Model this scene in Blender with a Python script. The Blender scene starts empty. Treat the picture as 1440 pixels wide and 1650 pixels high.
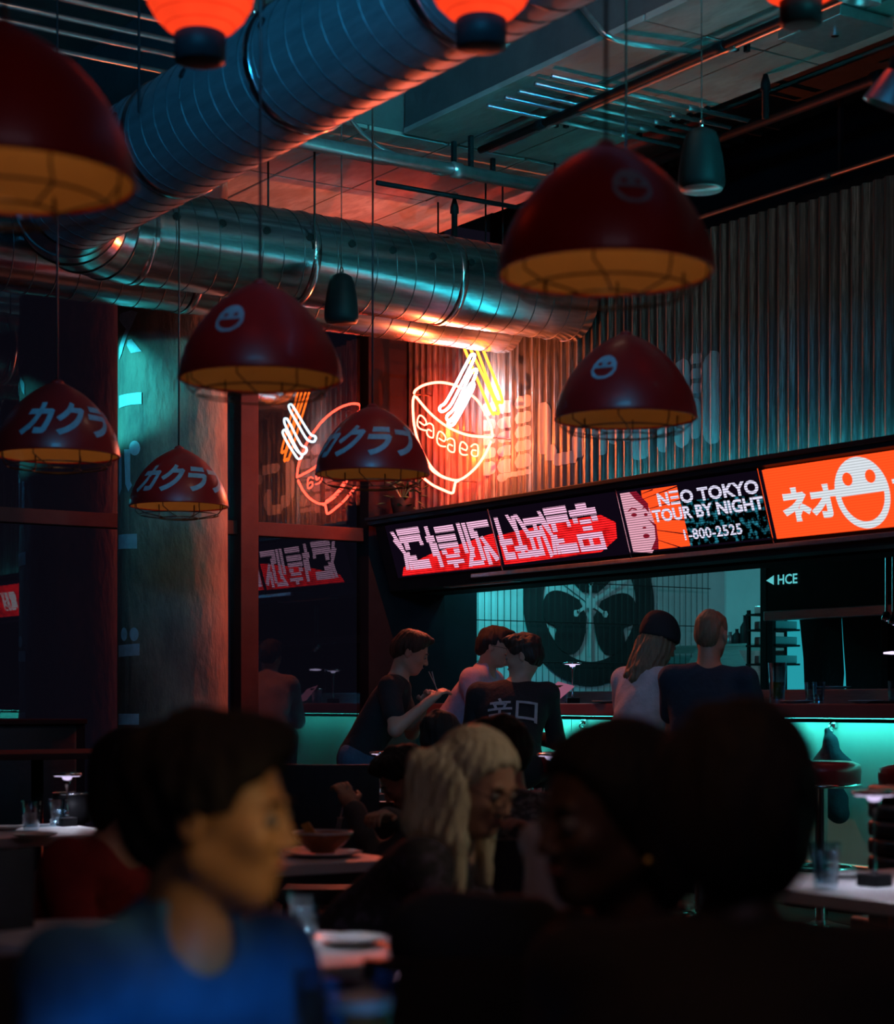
import bpy, bmesh, math, random
import numpy as np
from mathutils import Vector, Matrix, Euler
PI = math.pi
random.seed(7); np.random.seed(7)
scene = bpy.context.scene
COL = scene.collection

# ------------------------------------------------------------------ camera
F = 3050.0          # focal length in pixels of the 1440 x 1650 frame
HY = 1132.0         # horizon row
CZ = 1.25           # eye height
YAW = math.radians(33.5)
FW = np.array([math.sin(YAW), math.cos(YAW), 0.0])      # looking direction in room axes (x = u, y = v)
RT = np.array([math.cos(YAW), -math.sin(YAW), 0.0])
cd = bpy.data.cameras.new('camera')
cam = bpy.data.objects.new('camera', cd); COL.objects.link(cam)
cam.location = (0, 0, CZ); cam.rotation_euler = (PI/2, 0, -YAW)
cd.sensor_fit = 'HORIZONTAL'; cd.lens = 50.0; cd.sensor_width = 50.0*1440/F
cd.shift_y = (HY-825)/1440.0
cd.clip_start = 0.05; cd.clip_end = 100
cd.dof.use_dof = True; cd.dof.focus_distance = 11.5; cd.dof.aperture_fstop = 2.0; cd.dof.aperture_blades = 9
scene.camera = cam

# ------------------------------------------------------------------ world, view, main lights
wd = bpy.data.worlds.new('night'); scene.world = wd; wd.use_nodes = True
wd.node_tree.nodes['Background'].inputs[0].default_value = (0.42, 0.36, 0.75, 1)
wd.node_tree.nodes['Background'].inputs[1].default_value = 0.010
vs = scene.view_settings
vs.view_transform = 'Standard'; vs.look = 'None'; vs.gamma = 1.0; vs.use_curve_mapping = False
vs.exposure = 0.0

TEAL = (0.03, 0.62, 0.72)
def area(name, loc, target, size, power, color, size_y=None, spread=None):
    l = bpy.data.lights.new(name, 'AREA'); l.energy = power; l.color = color
    l.shape = 'RECTANGLE'; l.size = size; l.size_y = size_y or size
    if spread: l.spread = spread
    o = bpy.data.objects.new(name, l); COL.objects.link(o); o.location = loc
    o.rotation_euler = (Vector(target)-Vector(loc)).to_track_quat('-Z', 'Y').to_euler()
    return o
def spot(name, loc, target, power, color, angle, blend=0.3, radius=0.05):
    l = bpy.data.lights.new(name, 'SPOT'); l.energy = power; l.color = color
    l.spot_size = math.radians(angle); l.spot_blend = blend; l.shadow_soft_size = radius
    o = bpy.data.objects.new(name, l); COL.objects.link(o); o.location = loc
    o.rotation_euler = (Vector(target)-Vector(loc)).to_track_quat('-Z', 'Y').to_euler()
    return o
# teal stage wash from the room behind the camera, at duct height, narrow so that it stays on the ducts and ceiling
area('teal_wash_light', (4.6, 2.6, 3.95), (5.2, 9.1, 3.85), 1.6, 15, TEAL, 0.16, math.radians(34))
area('teal_rear_light', (1.3, 2.6, 3.7), (3.5, 5.8, 3.72), 2.2, 38, (0.015, 0.30, 0.62), 0.5, math.radians(60))
# added dim violet fill from high behind the camera, lifting the red domes
area('violet_fill_light', (0.4, -1.0, 4.4), (4.0, 6.0, 2.2), 2.4, 9, (0.66, 0.52, 0.70), 1.2)
# teal spot at the far left, catching the side of the column
spot('teal_column_light', (1.6, 10.5, 3.42), (4.6, 10.3, 3.05), 1300, TEAL, 13, 0.5, 0.03)
# added warm fill raking the column and ceiling slab
area('warm_column_fill_light', (4.6, 6.2, 4.7), (5.0, 10.3, 1.8), 0.5, 5, (1.0, 0.62, 0.45))
# blue light on the nearest diners, from the right of the camera
area('blue_table_light', (1.3, 0.60, 0.80), (1.13, 2.25, 0.50), 0.2, 2.6, (0.02, 0.30, 0.85), None, math.radians(28))
# added warm fill spot aimed at the blonde woman's face
spot('blonde_fill_light', (3.5, 2.3, 2.4), (2.68, 3.75, 1.1), 26, (1.0, 0.78, 0.55), 24, 0.6, 0.05)
spot('face_fill_light', (1.75, 1.0, 1.5), tuple(np.array([math.sin(YAW), math.cos(YAW), 0])*2.5+np.array([math.cos(YAW), -math.sin(YAW), 0])*(405-720)/3050*2.5+np.array([0, 0, 1.05])), 19, (1.0, 0.64, 0.28), 11, 0.9, 0.05)  # added fill spot for the face of the man in blue, no fixture
# kitchen work lights
area('kitchen_teal_light', (7.7, 10.9, 2.75), (8.1, 11.35, 2.0), 0.25, 22.0, (0.05, 0.75, 0.8))
area('kitchen_fill_light', (8.6, 9.4, 3.0), (9.0, 11.3, 1.6), 0.6, 13, (0.30, 0.56, 0.66))
area('kitchen_white_light', (8.9, 7.4, 3.0), (9.9, 8.6, 1.6), 0.8, 22, (0.72, 0.60, 0.78))

# ------------------------------------------------------------------ pixel rays
def ray(px, py):
    d = FW + (px-720)/F*RT
    return np.array([d[0], d[1], -(py-HY)/F])
def PD(px, py, dep): d = ray(px, py)*dep; return np.array([d[0], d[1], CZ+d[2]])
def PU(px, py, u): d = ray(px, py); t = u/d[0]; return np.array([u, d[1]*t, CZ+d[2]*t])
def PV(px, py, v): d = ray(px, py); t = v/d[1]; return np.array([d[0]*t, v, CZ+d[2]*t])
def PZ(px, py, z): d = ray(px, py); t = (z-CZ)/d[2]; return np.array([d[0]*t, d[1]*t, z])
GV = 11.10          # plane of the glazing
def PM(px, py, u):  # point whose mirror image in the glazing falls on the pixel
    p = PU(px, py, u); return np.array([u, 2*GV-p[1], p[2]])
def dirn(deg):      # 0 = to the picture's right, 90 = away from the camera
    a = math.radians(deg); return math.cos(a)*RT + math.sin(a)*FW

# ------------------------------------------------------------------ materials
def nt(m): return m.node_tree.nodes, m.node_tree.links
def mat(name, col, rough=0.5, metal=0.0, col2=None, nscale=6.0, bump=0.0, bscale=30.0, stretch=(1,1,1), spec=0.5, coat=0.0,
        contrast=(0.35, 0.65), detail=6.0, dirt=None):
    m = bpy.data.materials.new(name); m.use_nodes = True
    N, L = nt(m); b = N['Principled BSDF']
    b.inputs['Base Color'].default_value = (*col, 1); b.inputs['Roughness'].default_value = rough
    b.inputs['Metallic'].default_value = metal; b.inputs['Specular IOR Level'].default_value = spec
    b.inputs['Coat Weight'].default_value = coat
    if col2 is not None or bump:
        tc = N.new('ShaderNodeTexCoord'); mp = N.new('ShaderNodeMapping'); mp.inputs['Scale'].default_value = stretch
        L.new(tc.outputs['Object'], mp.inputs['Vector'])
    if col2 is not None:
        n = N.new('ShaderNodeTexNoise'); n.inputs['Scale'].default_value = nscale; n.inputs['Detail'].default_value = detail
        n.inputs['Roughness'].default_value = 0.65
        L.new(mp.outputs[0], n.inputs['Vector'])
        r = N.new('ShaderNodeValToRGB'); r.color_ramp.elements[0].position = contrast[0]; r.color_ramp.elements[1].position = contrast[1]
        r.color_ramp.elements[0].color = (*col, 1); r.color_ramp.elements[1].color = (*col2, 1)
        L.new(n.outputs['Fac'], r.inputs[0]); out = r.outputs[0]
        if dirt is not None:
            n3 = N.new('ShaderNodeTexNoise'); n3.inputs['Scale'].default_value = nscale*7; n3.inputs['Detail'].default_value = 8
            L.new(mp.outputs[0], n3.inputs['Vector'])
            r3 = N.new('ShaderNodeValToRGB'); r3.color_ramp.elements[0].position = 0.45; r3.color_ramp.elements[1].position = 0.62
            mx = N.new('ShaderNodeMix'); mx.data_type = 'RGBA'
            L.new(n3.outputs['Fac'], r3.inputs[0]); L.new(r3.outputs[0], mx.inputs[0])
            L.new(out, mx.inputs[6]); mx.inputs[7].default_value = (*dirt, 1); out = mx.outputs[2]
        L.new(out, b.inputs['Base Color'])
    if bump:
        n2 = N.new('ShaderNodeTexNoise'); n2.inputs['Scale'].default_value = bscale; n2.inputs['Detail'].default_value = 5
        L.new(mp.outputs[0], n2.inputs['Vector'])
        bp = N.new('ShaderNodeBump'); bp.inputs['Strength'].default_value = bump; bp.inputs['Distance'].default_value = 0.02
        L.new(n2.outputs['Fac'], bp.inputs['Height']); L.new(bp.outputs[0], b.inputs['Normal'])
    return m
def emit(name, col, strength, stripes=None, dark=0.25, noise=None):
    """light-giving material; stripes = scan lines per metre along object z; noise = (scale, lo, hi)"""
    m = bpy.data.materials.new(name); m.use_nodes = True
    N, L = nt(m); N.remove(N['Principled BSDF']); e = N.new('ShaderNodeEmission')
    e.inputs[0].default_value = (*col, 1); e.inputs[1].default_value = strength
    L.new(e.outputs[0], N['Material Output'].inputs[0])
    src = None
    if stripes or noise: tc = N.new('ShaderNodeTexCoord')
    if stripes:
        sp = N.new('ShaderNodeSeparateXYZ'); L.new(tc.outputs['Object'], sp.inputs[0])
        a = N.new('ShaderNodeMath'); a.operation = 'MULTIPLY'; a.inputs[1].default_value = stripes; L.new(sp.outputs[2], a.inputs[0])
        f = N.new('ShaderNodeMath'); f.operation = 'FRACT'; L.new(a.outputs[0], f.inputs[0])
        g = N.new('ShaderNodeMath'); g.operation = 'GREATER_THAN'; g.inputs[1].default_value = 0.36; L.new(f.outputs[0], g.inputs[0])
        k = N.new('ShaderNodeMapRange'); k.inputs[3].default_value = dark*strength; k.inputs[4].default_value = strength
        L.new(g.outputs[0], k.inputs[0]); src = k.outputs[0]
    if noise:
        n = N.new('ShaderNodeTexNoise'); n.inputs['Scale'].default_value = noise[0]; n.inputs['Detail'].default_value = 3; L.new(tc.outputs['Object'], n.inputs['Vector'])
        k2 = N.new('ShaderNodeMapRange'); k2.inputs[1].default_value = noise[1]; k2.inputs[2].default_value = noise[2]
        L.new(n.outputs['Fac'], k2.inputs[0])
        q = N.new('ShaderNodeMath'); q.operation = 'MULTIPLY'; L.new(k2.outputs[0], q.inputs[0])
        if src is not None: L.new(src, q.inputs[1])
        else: q.inputs[1].default_value = strength
        src = q.outputs[0]
    if src is not None: L.new(src, e.inputs[1])
    return m
def glass(name, col=(0.85, 0.95, 1.0), rough=0.02):
    m = bpy.data.materials.new(name); m.use_nodes = True; N, L = nt(m); N.remove(N['Principled BSDF'])
    t = N.new('ShaderNodeBsdfTransparent'); t.inputs[0].default_value = (*[c*0.93 for c in col], 1)
    g = N.new('ShaderNodeBsdfGlossy'); g.inputs[0].default_value = (*col, 1); g.inputs[1].default_value = rough
    lw = N.new('ShaderNodeLayerWeight'); lw.inputs[0].default_value = 0.35
    mr = N.new('ShaderNodeMapRange'); mr.inputs[3].default_value = 0.10; mr.inputs[4].default_value = 0.85
    mx = N.new('ShaderNodeMixShader'); L.new(lw.outputs['Facing'], mr.inputs[0]); L.new(mr.outputs[0], mx.inputs[0])
    L.new(t.outputs[0], mx.inputs[1]); L.new(g.outputs[0], mx.inputs[2]); L.new(mx.outputs[0], N['Material Output'].inputs[0])
    return m
M = {}
M['concrete'] = mat('board formed concrete', (0.20, 0.19, 0.18), 0.8, 0, (0.42, 0.40, 0.37), 2.2, 0.5, 14, (1, 0.35, 1), dirt=(0.28, 0.26, 0.23))
M['concrete_column'] = mat('worn concrete browned for teal spill', (0.09, 0.055, 0.05), 0.8, 0, (0.40, 0.28, 0.20), 4.0, 1.0, 18, (1, 1, 0.45), contrast=(0.3, 0.8), detail=12)  # browned to offset the teal spill; the mottling is the concrete's own
M['dark_slab'] = mat('dark painted slab', (0.05, 0.05, 0.055), 0.8, 0, (0.085, 0.08, 0.08), 2.0, 0.4, 10)
M['black_wall'] = mat('black painted wall', (0.010, 0.009, 0.012), 0.8, 0, (0.016, 0.014, 0.018), 3, spec=0.08)
M['black_metal'] = mat('black steel', (0.008, 0.008, 0.010), 0.5, 0.0, (0.014, 0.014, 0.016), 8, spec=0.12)
M['frame_metal'] = mat('dark window frame', (0.035, 0.013, 0.014), 0.6, 0.0, (0.045, 0.018, 0.018), 8, spec=0.12)  # red tint stands in for the neon light falling on the frame
M['galv'] = mat('galvanised duct steel', (0.42, 0.45, 0.48), 0.22, 1.0, (0.62, 0.65, 0.68), 16, 0.10, 5, (0.4, 3, 3), detail=8)
M['galv_satin'] = mat('dull duct steel', (0.34, 0.36, 0.40), 0.52, 0.85, (0.48, 0.50, 0.54), 9, 0.10, 5, (3, 0.4, 3), detail=8)
M['galv_dark'] = mat('duct seam', (0.10, 0.11, 0.12), 0.4, 0.8)
M['conduit'] = mat('conduit steel', (0.5, 0.5, 0.52), 0.32, 0.9, (0.62, 0.62, 0.64), 20)
M['corrugated'] = mat('streaked corrugated metal', (0.05, 0.052, 0.056), 0.42, 0.35, (0.26, 0.26, 0.25), 3.2, 0.2, 12, (2, 9.0, 0.35), contrast=(0.42, 0.68), dirt=(0.06, 0.06, 0.055))
M['wall_paint'] = mat('weathered white lettering', (0.22, 0.23, 0.24), 0.6, 0, (0.40, 0.40, 0.42), 5, stretch=(1, 6, 0.5))
M['red_shade'] = mat('red enamel', (0.50, 0.010, 0.008), 0.40, 0, (0.42, 0.007, 0.006), 4, coat=0.1)
M['cream_shade'] = mat('cream enamel', (0.62, 0.42, 0.20), 0.6, 0, (0.55, 0.36, 0.17), 5)
M['print_grey'] = mat('pale print', (0.42, 0.42, 0.44), 0.6, 0, (0.30, 0.31, 0.33), 30)
M['wire'] = mat('dark wire', (0.03, 0.025, 0.025), 0.4, 0.5)
M['cord'] = mat('black cable', (0.015, 0.012, 0.014), 0.6)
M['column_print'] = mat('painted lettering', (0.60, 0.66, 0.70), 0.6, 0, (0.45, 0.50, 0.54), 22)
M['floor'] = mat('dark sealed floor', (0.02, 0.02, 0.022), 0.4, 0, (0.035, 0.032, 0.032), 4, 0.1, 12)
M['white_top'] = mat('white table laminate', (0.72, 0.74, 0.76), 0.35, 0, (0.66, 0.68, 0.70), 6)
M['plate'] = mat('white stoneware', (0.70, 0.72, 0.72), 0.25, 0, (0.66, 0.68, 0.68), 12, coat=0.4)
M['bowl_orange'] = mat('orange glazed bowl', (0.42, 0.13, 0.03), 0.25, 0, (0.32, 0.09, 0.02), 12, coat=0.4)
M['chrome'] = mat('polished chrome', (0.75, 0.76, 0.78), 0.12, 1.0, (0.70, 0.71, 0.73), 10)
M['steel'] = mat('brushed kitchen steel', (0.42, 0.42, 0.42), 0.35, 0.9, (0.52, 0.52, 0.50), 8, stretch=(1, 1, 14))
M['red_vinyl'] = mat('red vinyl', (0.38, 0.010, 0.022), 0.38, 0, (0.30, 0.008, 0.018), 9, 0.12, 20, coat=0.2)
M['black_vinyl'] = mat('black upholstery', (0.018, 0.018, 0.02), 0.5, 0, (0.026, 0.026, 0.03), 9, 0.2, 20)
M['teal_vinyl'] = mat('dark teal upholstery', (0.018, 0.05, 0.065), 0.45, 0, (0.014, 0.036, 0.05), 9, 0.2, 20)
M['counter_top'] = mat('bar counter laminate', (0.16, 0.055, 0.06), 0.28, 0, (0.20, 0.07, 0.075), 6, coat=0.3)
M['counter_panel'] = mat('pale bar front', (0.55, 0.62, 0.60), 0.55, 0, (0.62, 0.68, 0.66), 2, 0.05, 10)
M['kitchen_wall'] = mat('pale kitchen wall panel', (0.50, 0.54, 0.56), 0.5, 0, (0.62, 0.66, 0.68), 1.6, contrast=(0.3, 0.7))
M['emblem_black'] = mat('black wall paint', (0.012, 0.012, 0.014), 0.6, 0, (0.018, 0.018, 0.02), 6)
M['glass'] = glass('clear drinking glass')
M['water'] = glass('water', (0.8, 0.92, 0.95))
M['beer'] = mat('amber beer', (0.32, 0.17, 0.02), 0.15, 0, (0.26, 0.13, 0.015), 8)
M['skin'] = mat('skin', (0.46, 0.25, 0.17), 0.5, 0, (0.42, 0.22, 0.15), 14)
M['skin_warm'] = mat('tan skin', (0.46, 0.26, 0.12), 0.5, 0, (0.40, 0.22, 0.10), 14)
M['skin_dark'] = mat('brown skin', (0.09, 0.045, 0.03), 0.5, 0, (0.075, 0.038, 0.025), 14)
M['hair_black'] = mat('black hair', (0.004, 0.0035, 0.004), 0.75, 0, (0.006, 0.005, 0.005), 40, 0.5, 60, (1, 1, 0.15))
M['hair_brown'] = mat('brown hair', (0.016, 0.009, 0.006), 0.6, 0, (0.03, 0.016, 0.01), 40, 0.5, 60, (1, 1, 0.15))
M['hair_blonde'] = mat('blonde hair', (0.42, 0.37, 0.25), 0.5, 0, (0.58, 0.52, 0.38), 38, 0.8, 55, (1, 1, 0.10))
M['hair_fair'] = mat('light brown hair', (0.13, 0.08, 0.045), 0.5, 0, (0.22, 0.14, 0.08), 38, 0.8, 55, (1, 1, 0.10))
M['eye_white'] = mat('eye white', (0.22, 0.21, 0.2), 0.5, 0, (0.2, 0.19, 0.18), 10)
M['eye_dark'] = mat('dark iris', (0.02, 0.012, 0.01), 0.15, 0, (0.015, 0.01, 0.01), 10)
M['lips'] = mat('lips', (0.36, 0.10, 0.09), 0.4, 0, (0.32, 0.08, 0.08), 20)
def cloth(name, c, c2=None, **k):
    M[name] = mat(name, c, 0.85, 0, c2 or tuple(x*0.7 for x in c), k.get('ns', 7), 0.35, k.get('bs', 26), contrast=k.get('ct', (0.35, 0.65)))
cloth('blue shirt', (0.03, 0.17, 0.36)); cloth('black cloth', (0.010, 0.010, 0.013)); cloth('navy cloth', (0.010, 0.03, 0.06))
cloth('red cloth', (0.28, 0.012, 0.015)); cloth('white cloth', (0.60, 0.58, 0.64)); cloth('striped shirt', (0.46, 0.34, 0.46))
cloth('dark blue tee', (0.012, 0.045, 0.085)); cloth('denim', (0.04, 0.10, 0.16)); cloth('floral shirt', (0.02, 0.035, 0.05), (0.12, 0.16, 0.18), ns=38, ct=(0.5, 0.56))
cloth('floral dark', (0.012, 0.012, 0.018), (0.06, 0.045, 0.08), ns=30, ct=(0.52, 0.6)); cloth('grey cloth', (0.10, 0.10, 0.11))
M['leaf'] = mat('dark leaf', (0.02, 0.10, 0.05), 0.35, 0, (0.03, 0.16, 0.08), 12, coat=0.3)
M['tablet'] = emit('menu glow', (0.75, 0.25, 0.42), 0.35)

# ------------------------------------------------------------------ object helpers
def tag(o, label=None, cat=None, group=None, kind=None):
    if label: o['label'] = label
    if cat: o['category'] = cat
    if group: o['group'] = group
    if kind: o['kind'] = kind
    return o
def thing(name, label, cat, loc=(0, 0, 0), rz=0.0, group=None):
    o = bpy.data.objects.new(name, None); COL.objects.link(o); o.location = loc; o.rotation_euler = (0, 0, rz)
    o.empty_display_size = 0.05
    return tag(o, label, cat, group)
def mesh(name, verts, faces, m, smooth=False):
    me = bpy.data.meshes.new(name); me.from_pydata([tuple(map(float, v)) for v in verts], [], [tuple(f) for f in faces]); me.update()
    if m is not None: me.materials.append(m)
    if smooth: me.polygons.foreach_set('use_smooth', [True]*len(me.polygons))
    return me
def put(name, me, parent=None, world=True):
    """link a mesh; vertices given in world space are moved into the parent's frame"""
    o = bpy.data.objects.new(name, me); COL.objects.link(o)
    if parent is not None:
        o.parent = parent
        if world:
            off = Vector((0, 0, 0)); p = parent
            mt = Matrix.Identity(4)
            chain = []
            while p is not None: chain.append(p); p = p.parent
            for p in reversed(chain): mt = mt @ Matrix.LocRotScale(p.location, p.rotation_euler, p.scale)
            me.transform(mt.inverted())
    return o
class MB:
    def __init__(s): s.v = []; s.f = []
    def add(s, V, Fc):
        n = len(s.v); s.v += [tuple(map(float, p)) for p in V]; s.f += [tuple(i+n for i in f) for f in Fc]; return s
    def box(s, a, b, bev=0.0):
        x0, x1 = sorted((a[0], b[0])); y0, y1 = sorted((a[1], b[1])); z0, z1 = sorted((a[2], b[2]))
        c = min(bev, (x1-x0)*.45, (y1-y0)*.45, (z1-z0)*.45)
        if c <= 0:
            V = [(x, y, z) for z in (z0, z1) for y in (y0, y1) for x in (x0, x1)]
            return s.add(V, [(0, 2, 3, 1), (4, 5, 7, 6), (0, 1, 5, 4), (2, 6, 7, 3), (0, 4, 6, 2), (1, 3, 7, 5)])
        bm = bmesh.new(); bmesh.ops.create_cube(bm, size=1.0)
        for w in bm.verts: w.co = Vector(((x0+x1)/2+w.co.x*(x1-x0), (y0+y1)/2+w.co.y*(y1-y0), (z0+z1)/2+w.co.z*(z1-z0)))
        bmesh.ops.bevel(bm, geom=list(bm.edges), offset=c, segments=2, affect='EDGES', profile=0.6)
        bm.verts.index_update(); V = [tuple(w.co) for w in bm.verts]; Fc = [tuple(w.index for w in f.verts) for f in bm.faces]; bm.free()
        return s.add(V, Fc)
    def tube(s, pts, r, n=10, caps=True, closed=False):
        pts = [Vector(map(float, p)) for p in pts]; k = len(pts); rr = r if hasattr(r, '__len__') else [r]*k
        up = Vector((0, 0, 1)); rings = []
        t0 = (pts[1]-pts[0]).normalized(); a = t0.orthogonal().normalized() if abs(t0.dot(up)) > .95 else t0.cross(up).normalized()
        prev = t0
        for i in range(k):
            if closed: t = (pts[(i+1) % k]-pts[i-1]).normalized()
            elif i == 0: t = t0
            elif i == k-1: t = (pts[-1]-pts[-2]).normalized()
            else: t = ((pts[i+1]-pts[i]).normalized()+(pts[i]-pts[i-1]).normalized()).normalized()
            q = prev.rotation_difference(t); a = (q @ a); a = (a-t*a.dot(t)).normalized(); b = t.cross(a); prev = t
            rings.append([pts[i]+(a*math.cos(2*PI*j/n)+b*math.sin(2*PI*j/n))*rr[i] for j in range(n)])
        V = [p for g in rings for p in g]; Fc = []
        for i in range(k if closed else k-1):
            i2 = (i+1) % k
            for j in range(n): Fc.append((i*n+j, i*n+(j+1) % n, i2*n+(j+1) % n, i2*n+j))
        if caps and not closed: Fc += [tuple(range(n))[::-1], tuple((k-1)*n+j for j in range(n))]
        return s.add(V, Fc)
    def lathe(s, prof, c=(0, 0, 0), n=32, caps=True):
        V = []; Fc = []; k = len(prof)
        for r, z in prof:
            for j in range(n): V.append((c[0]+r*math.cos(2*PI*j/n), c[1]+r*math.sin(2*PI*j/n), c[2]+z))
        for i in range(k-1):
            for j in range(n): Fc.append((i*n+j, i*n+(j+1) % n, (i+1)*n+(j+1) % n, (i+1)*n+j))
        if caps: Fc += [tuple(range(n))[::-1], tuple((k-1)*n+j for j in range(n))]
        return s.add(V, Fc)
    def poly(s, pts, d):   # extruded planar polygon, d = extrusion vector
        n = len(pts); d = np.array(d, float); P = [np.array(p, float) for p in pts]
        return s.add([p for p in P]+[p+d for p in P], [tuple(range(n)), tuple(range(2*n-1, n-1, -1))]+[(i, i+n, (i+1) % n+n, (i+1) % n) for i in range(n)])
    def ball(s, c, r, nu=16, nv=10):
        r = r if hasattr(r, '__len__') else (r, r, r); prof = []
        V = [(c[0], c[1], c[2]-r[2])]
        for i in range(1, nv):
            a = -PI/2+PI*i/nv
            for j in range(nu): V.append((c[0]+r[0]*math.cos(a)*math.cos(2*PI*j/nu), c[1]+r[1]*math.cos(a)*math.sin(2*PI*j/nu), c[2]+r[2]*math.sin(a)))
        V.append((c[0], c[1], c[2]+r[2])); Fc = [(0, 1+(j+1) % nu, 1+j) for j in range(nu)]
        for i in range(nv-2):
            for j in range(nu): Fc.append((1+i*nu+j, 1+i*nu+(j+1) % nu, 1+(i+1)*nu+(j+1) % nu, 1+(i+1)*nu+j))
        e = len(V)-1; Fc += [(e, 1+(nv-2)*nu+j, 1+(nv-2)*nu+(j+1) % nu) for j in range(nu)]
        return s.add(V, Fc)
    def me(s, name, m, smooth=False): return mesh(name, s.v, s.f, m, smooth)
    def obj(s, name, m, parent=None, smooth=False, world=True): return put(name, s.me(name, m, smooth), parent, world)
def single(name, mb, m, label, cat, group=None, smooth=False):
    """one-mesh thing whose origin sits at its base"""
    V = np.array(mb.v); c = (V.min(0)+V.max(0))/2; c[2] = V[:, 2].min()
    me = mesh(name, V-c, mb.f, m, smooth); o = put(name, me); o.location = c
    return tag(o, label, cat, group)
def struct(name, mb, m, smooth=False, parent=None):
    o = mb.obj(name, m, parent, smooth)
    if parent is None: o['kind'] = 'structure'
    return o
def copy_thing(root, label=None, loc=None, rz=None):
    r = root.copy(); COL.objects.link(r)
    if loc is not None: r.location = loc
    if rz is not None: r.rotation_euler = (0, 0, rz)
    if label: r['label'] = label
    for ch in list(root.children):
        c = ch.copy(); COL.objects.link(c); c.parent = r
        for g in list(ch.children):
            d = g.copy(); COL.objects.link(d); d.parent = c
    return r
def smooth_by_angle(me, deg=35):
    me.polygons.foreach_set('use_smooth', [True]*len(me.polygons))
    bm = bmesh.new(); bm.from_mesh(me)
    for e in bm.edges:
        if len(e.link_faces) == 2 and e.calc_face_angle(0) > math.radians(deg): e.smooth = False
    bm.to_mesh(me); bm.free()
def text2d(txt, size=1.0, bold=0.0, shear=0.0, cell=0.0, space=1.0, sx=1.0):
    """2-D text as (verts, faces), centred; cell > 0 cuts it into small cells so it can be bent"""
    cu = bpy.data.curves.new('lettering', 'FONT'); cu.body = txt; cu.size = size; cu.offset = bold*size; cu.shear = shear
    cu.align_x = 'LEFT'; cu.space_character = space; cu.resolution_u = 3
    ob = bpy.data.objects.new('lettering', cu); COL.objects.link(ob)
    bpy.context.view_layer.update()
    dg = bpy.context.evaluated_depsgraph_get(); me = bpy.data.meshes.new_from_object(ob.evaluated_get(dg))
    bm = bmesh.new(); bm.from_mesh(me)
    bmesh.ops.remove_doubles(bm, verts=bm.verts, dist=1e-6)
    xs = [v.co.x for v in bm.verts]; ys = [v.co.y for v in bm.verts]
    cx, cy = (min(xs)+max(xs))/2, (min(ys)+max(ys))/2
    for v in bm.verts: v.co.x = (v.co.x-cx)*sx; v.co.y -= cy
    if cell > 0:
        w = (max(xs)-min(xs))*sx/2; h = (max(ys)-min(ys))/2
        k = -w
        while k < w:
            bmesh.ops.bisect_plane(bm, geom=bm.verts[:]+bm.edges[:]+bm.faces[:], plane_co=(k, 0, 0), plane_no=(1, 0, 0)); k += cell
        k = -h
        while k < h:
            bmesh.ops.bisect_plane(bm, geom=bm.verts[:]+bm.edges[:]+bm.faces[:], plane_co=(0, k, 0), plane_no=(0, 1, 0)); k += cell*1.5
    bm.verts.index_update()
    V = np.array([(v.co.x, v.co.y) for v in bm.verts]); Fc = [tuple(v.index for v in f.verts) for f in bm.faces]
    bm.free(); bpy.data.objects.remove(ob); bpy.data.curves.remove(cu); bpy.data.meshes.remove(me)
    return V, Fc
# ------------------------------------------------------------------ the setting
TOP = 5.0
struct('floor', MB().box((-2.5, -1.5, -0.1), (11, 12.4, 0)), M['floor'])
struct('trim_bar_platform', MB().box((5.7, 1.5, 0.0), (10.4, 11.3, 0.15)), M['floor'])
ceil = struct('ceiling', MB().box((-2.5, -1.5, TOP), (11, 12.4, TOP+0.15)), M['dark_slab'])
# concrete beam running toward the viewer and drop panel over the column line, cast in separate board lifts
bt = CZ+3.14
beam = struct('ceiling_beam', MB().box((5.58, 0.5, bt+0.02), (6.66, 8.85, TOP)), M['dark_slab'])
def boards(parent, x0, x1, y0, y1, z, nx, ny, m):
    for i in range(nx):
        for j in range(ny):
            g = 0.006; dz = random.uniform(0, 0.006)
            a = (x0+(x1-x0)*i/nx+g, y0+(y1-y0)*j/ny+g, z-dz); b = (x0+(x1-x0)*(i+1)/nx-g, y0+(y1-y0)*(j+1)/ny-g, z+0.03)
            MB().box(a, b, 0.004).obj('board_mark', m, parent)
boards(beam, 5.56, 6.68, 0.5, 8.85, bt, 3, 4, M['concrete'])
drop = struct('ceiling_drop_panel', MB().box((4.3, 8.87, bt+0.02), (6.95, 11.04, TOP)), M['dark_slab'])
boards(drop, 4.3, 6.95, 8.87, 11.04, bt, 5, 2, M['concrete'])
struct('trim_ceiling_edge', MB().box((6.72, 0.5, bt+0.12), (7.5, 8.85, bt+0.2)), M['dark_slab'])

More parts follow.
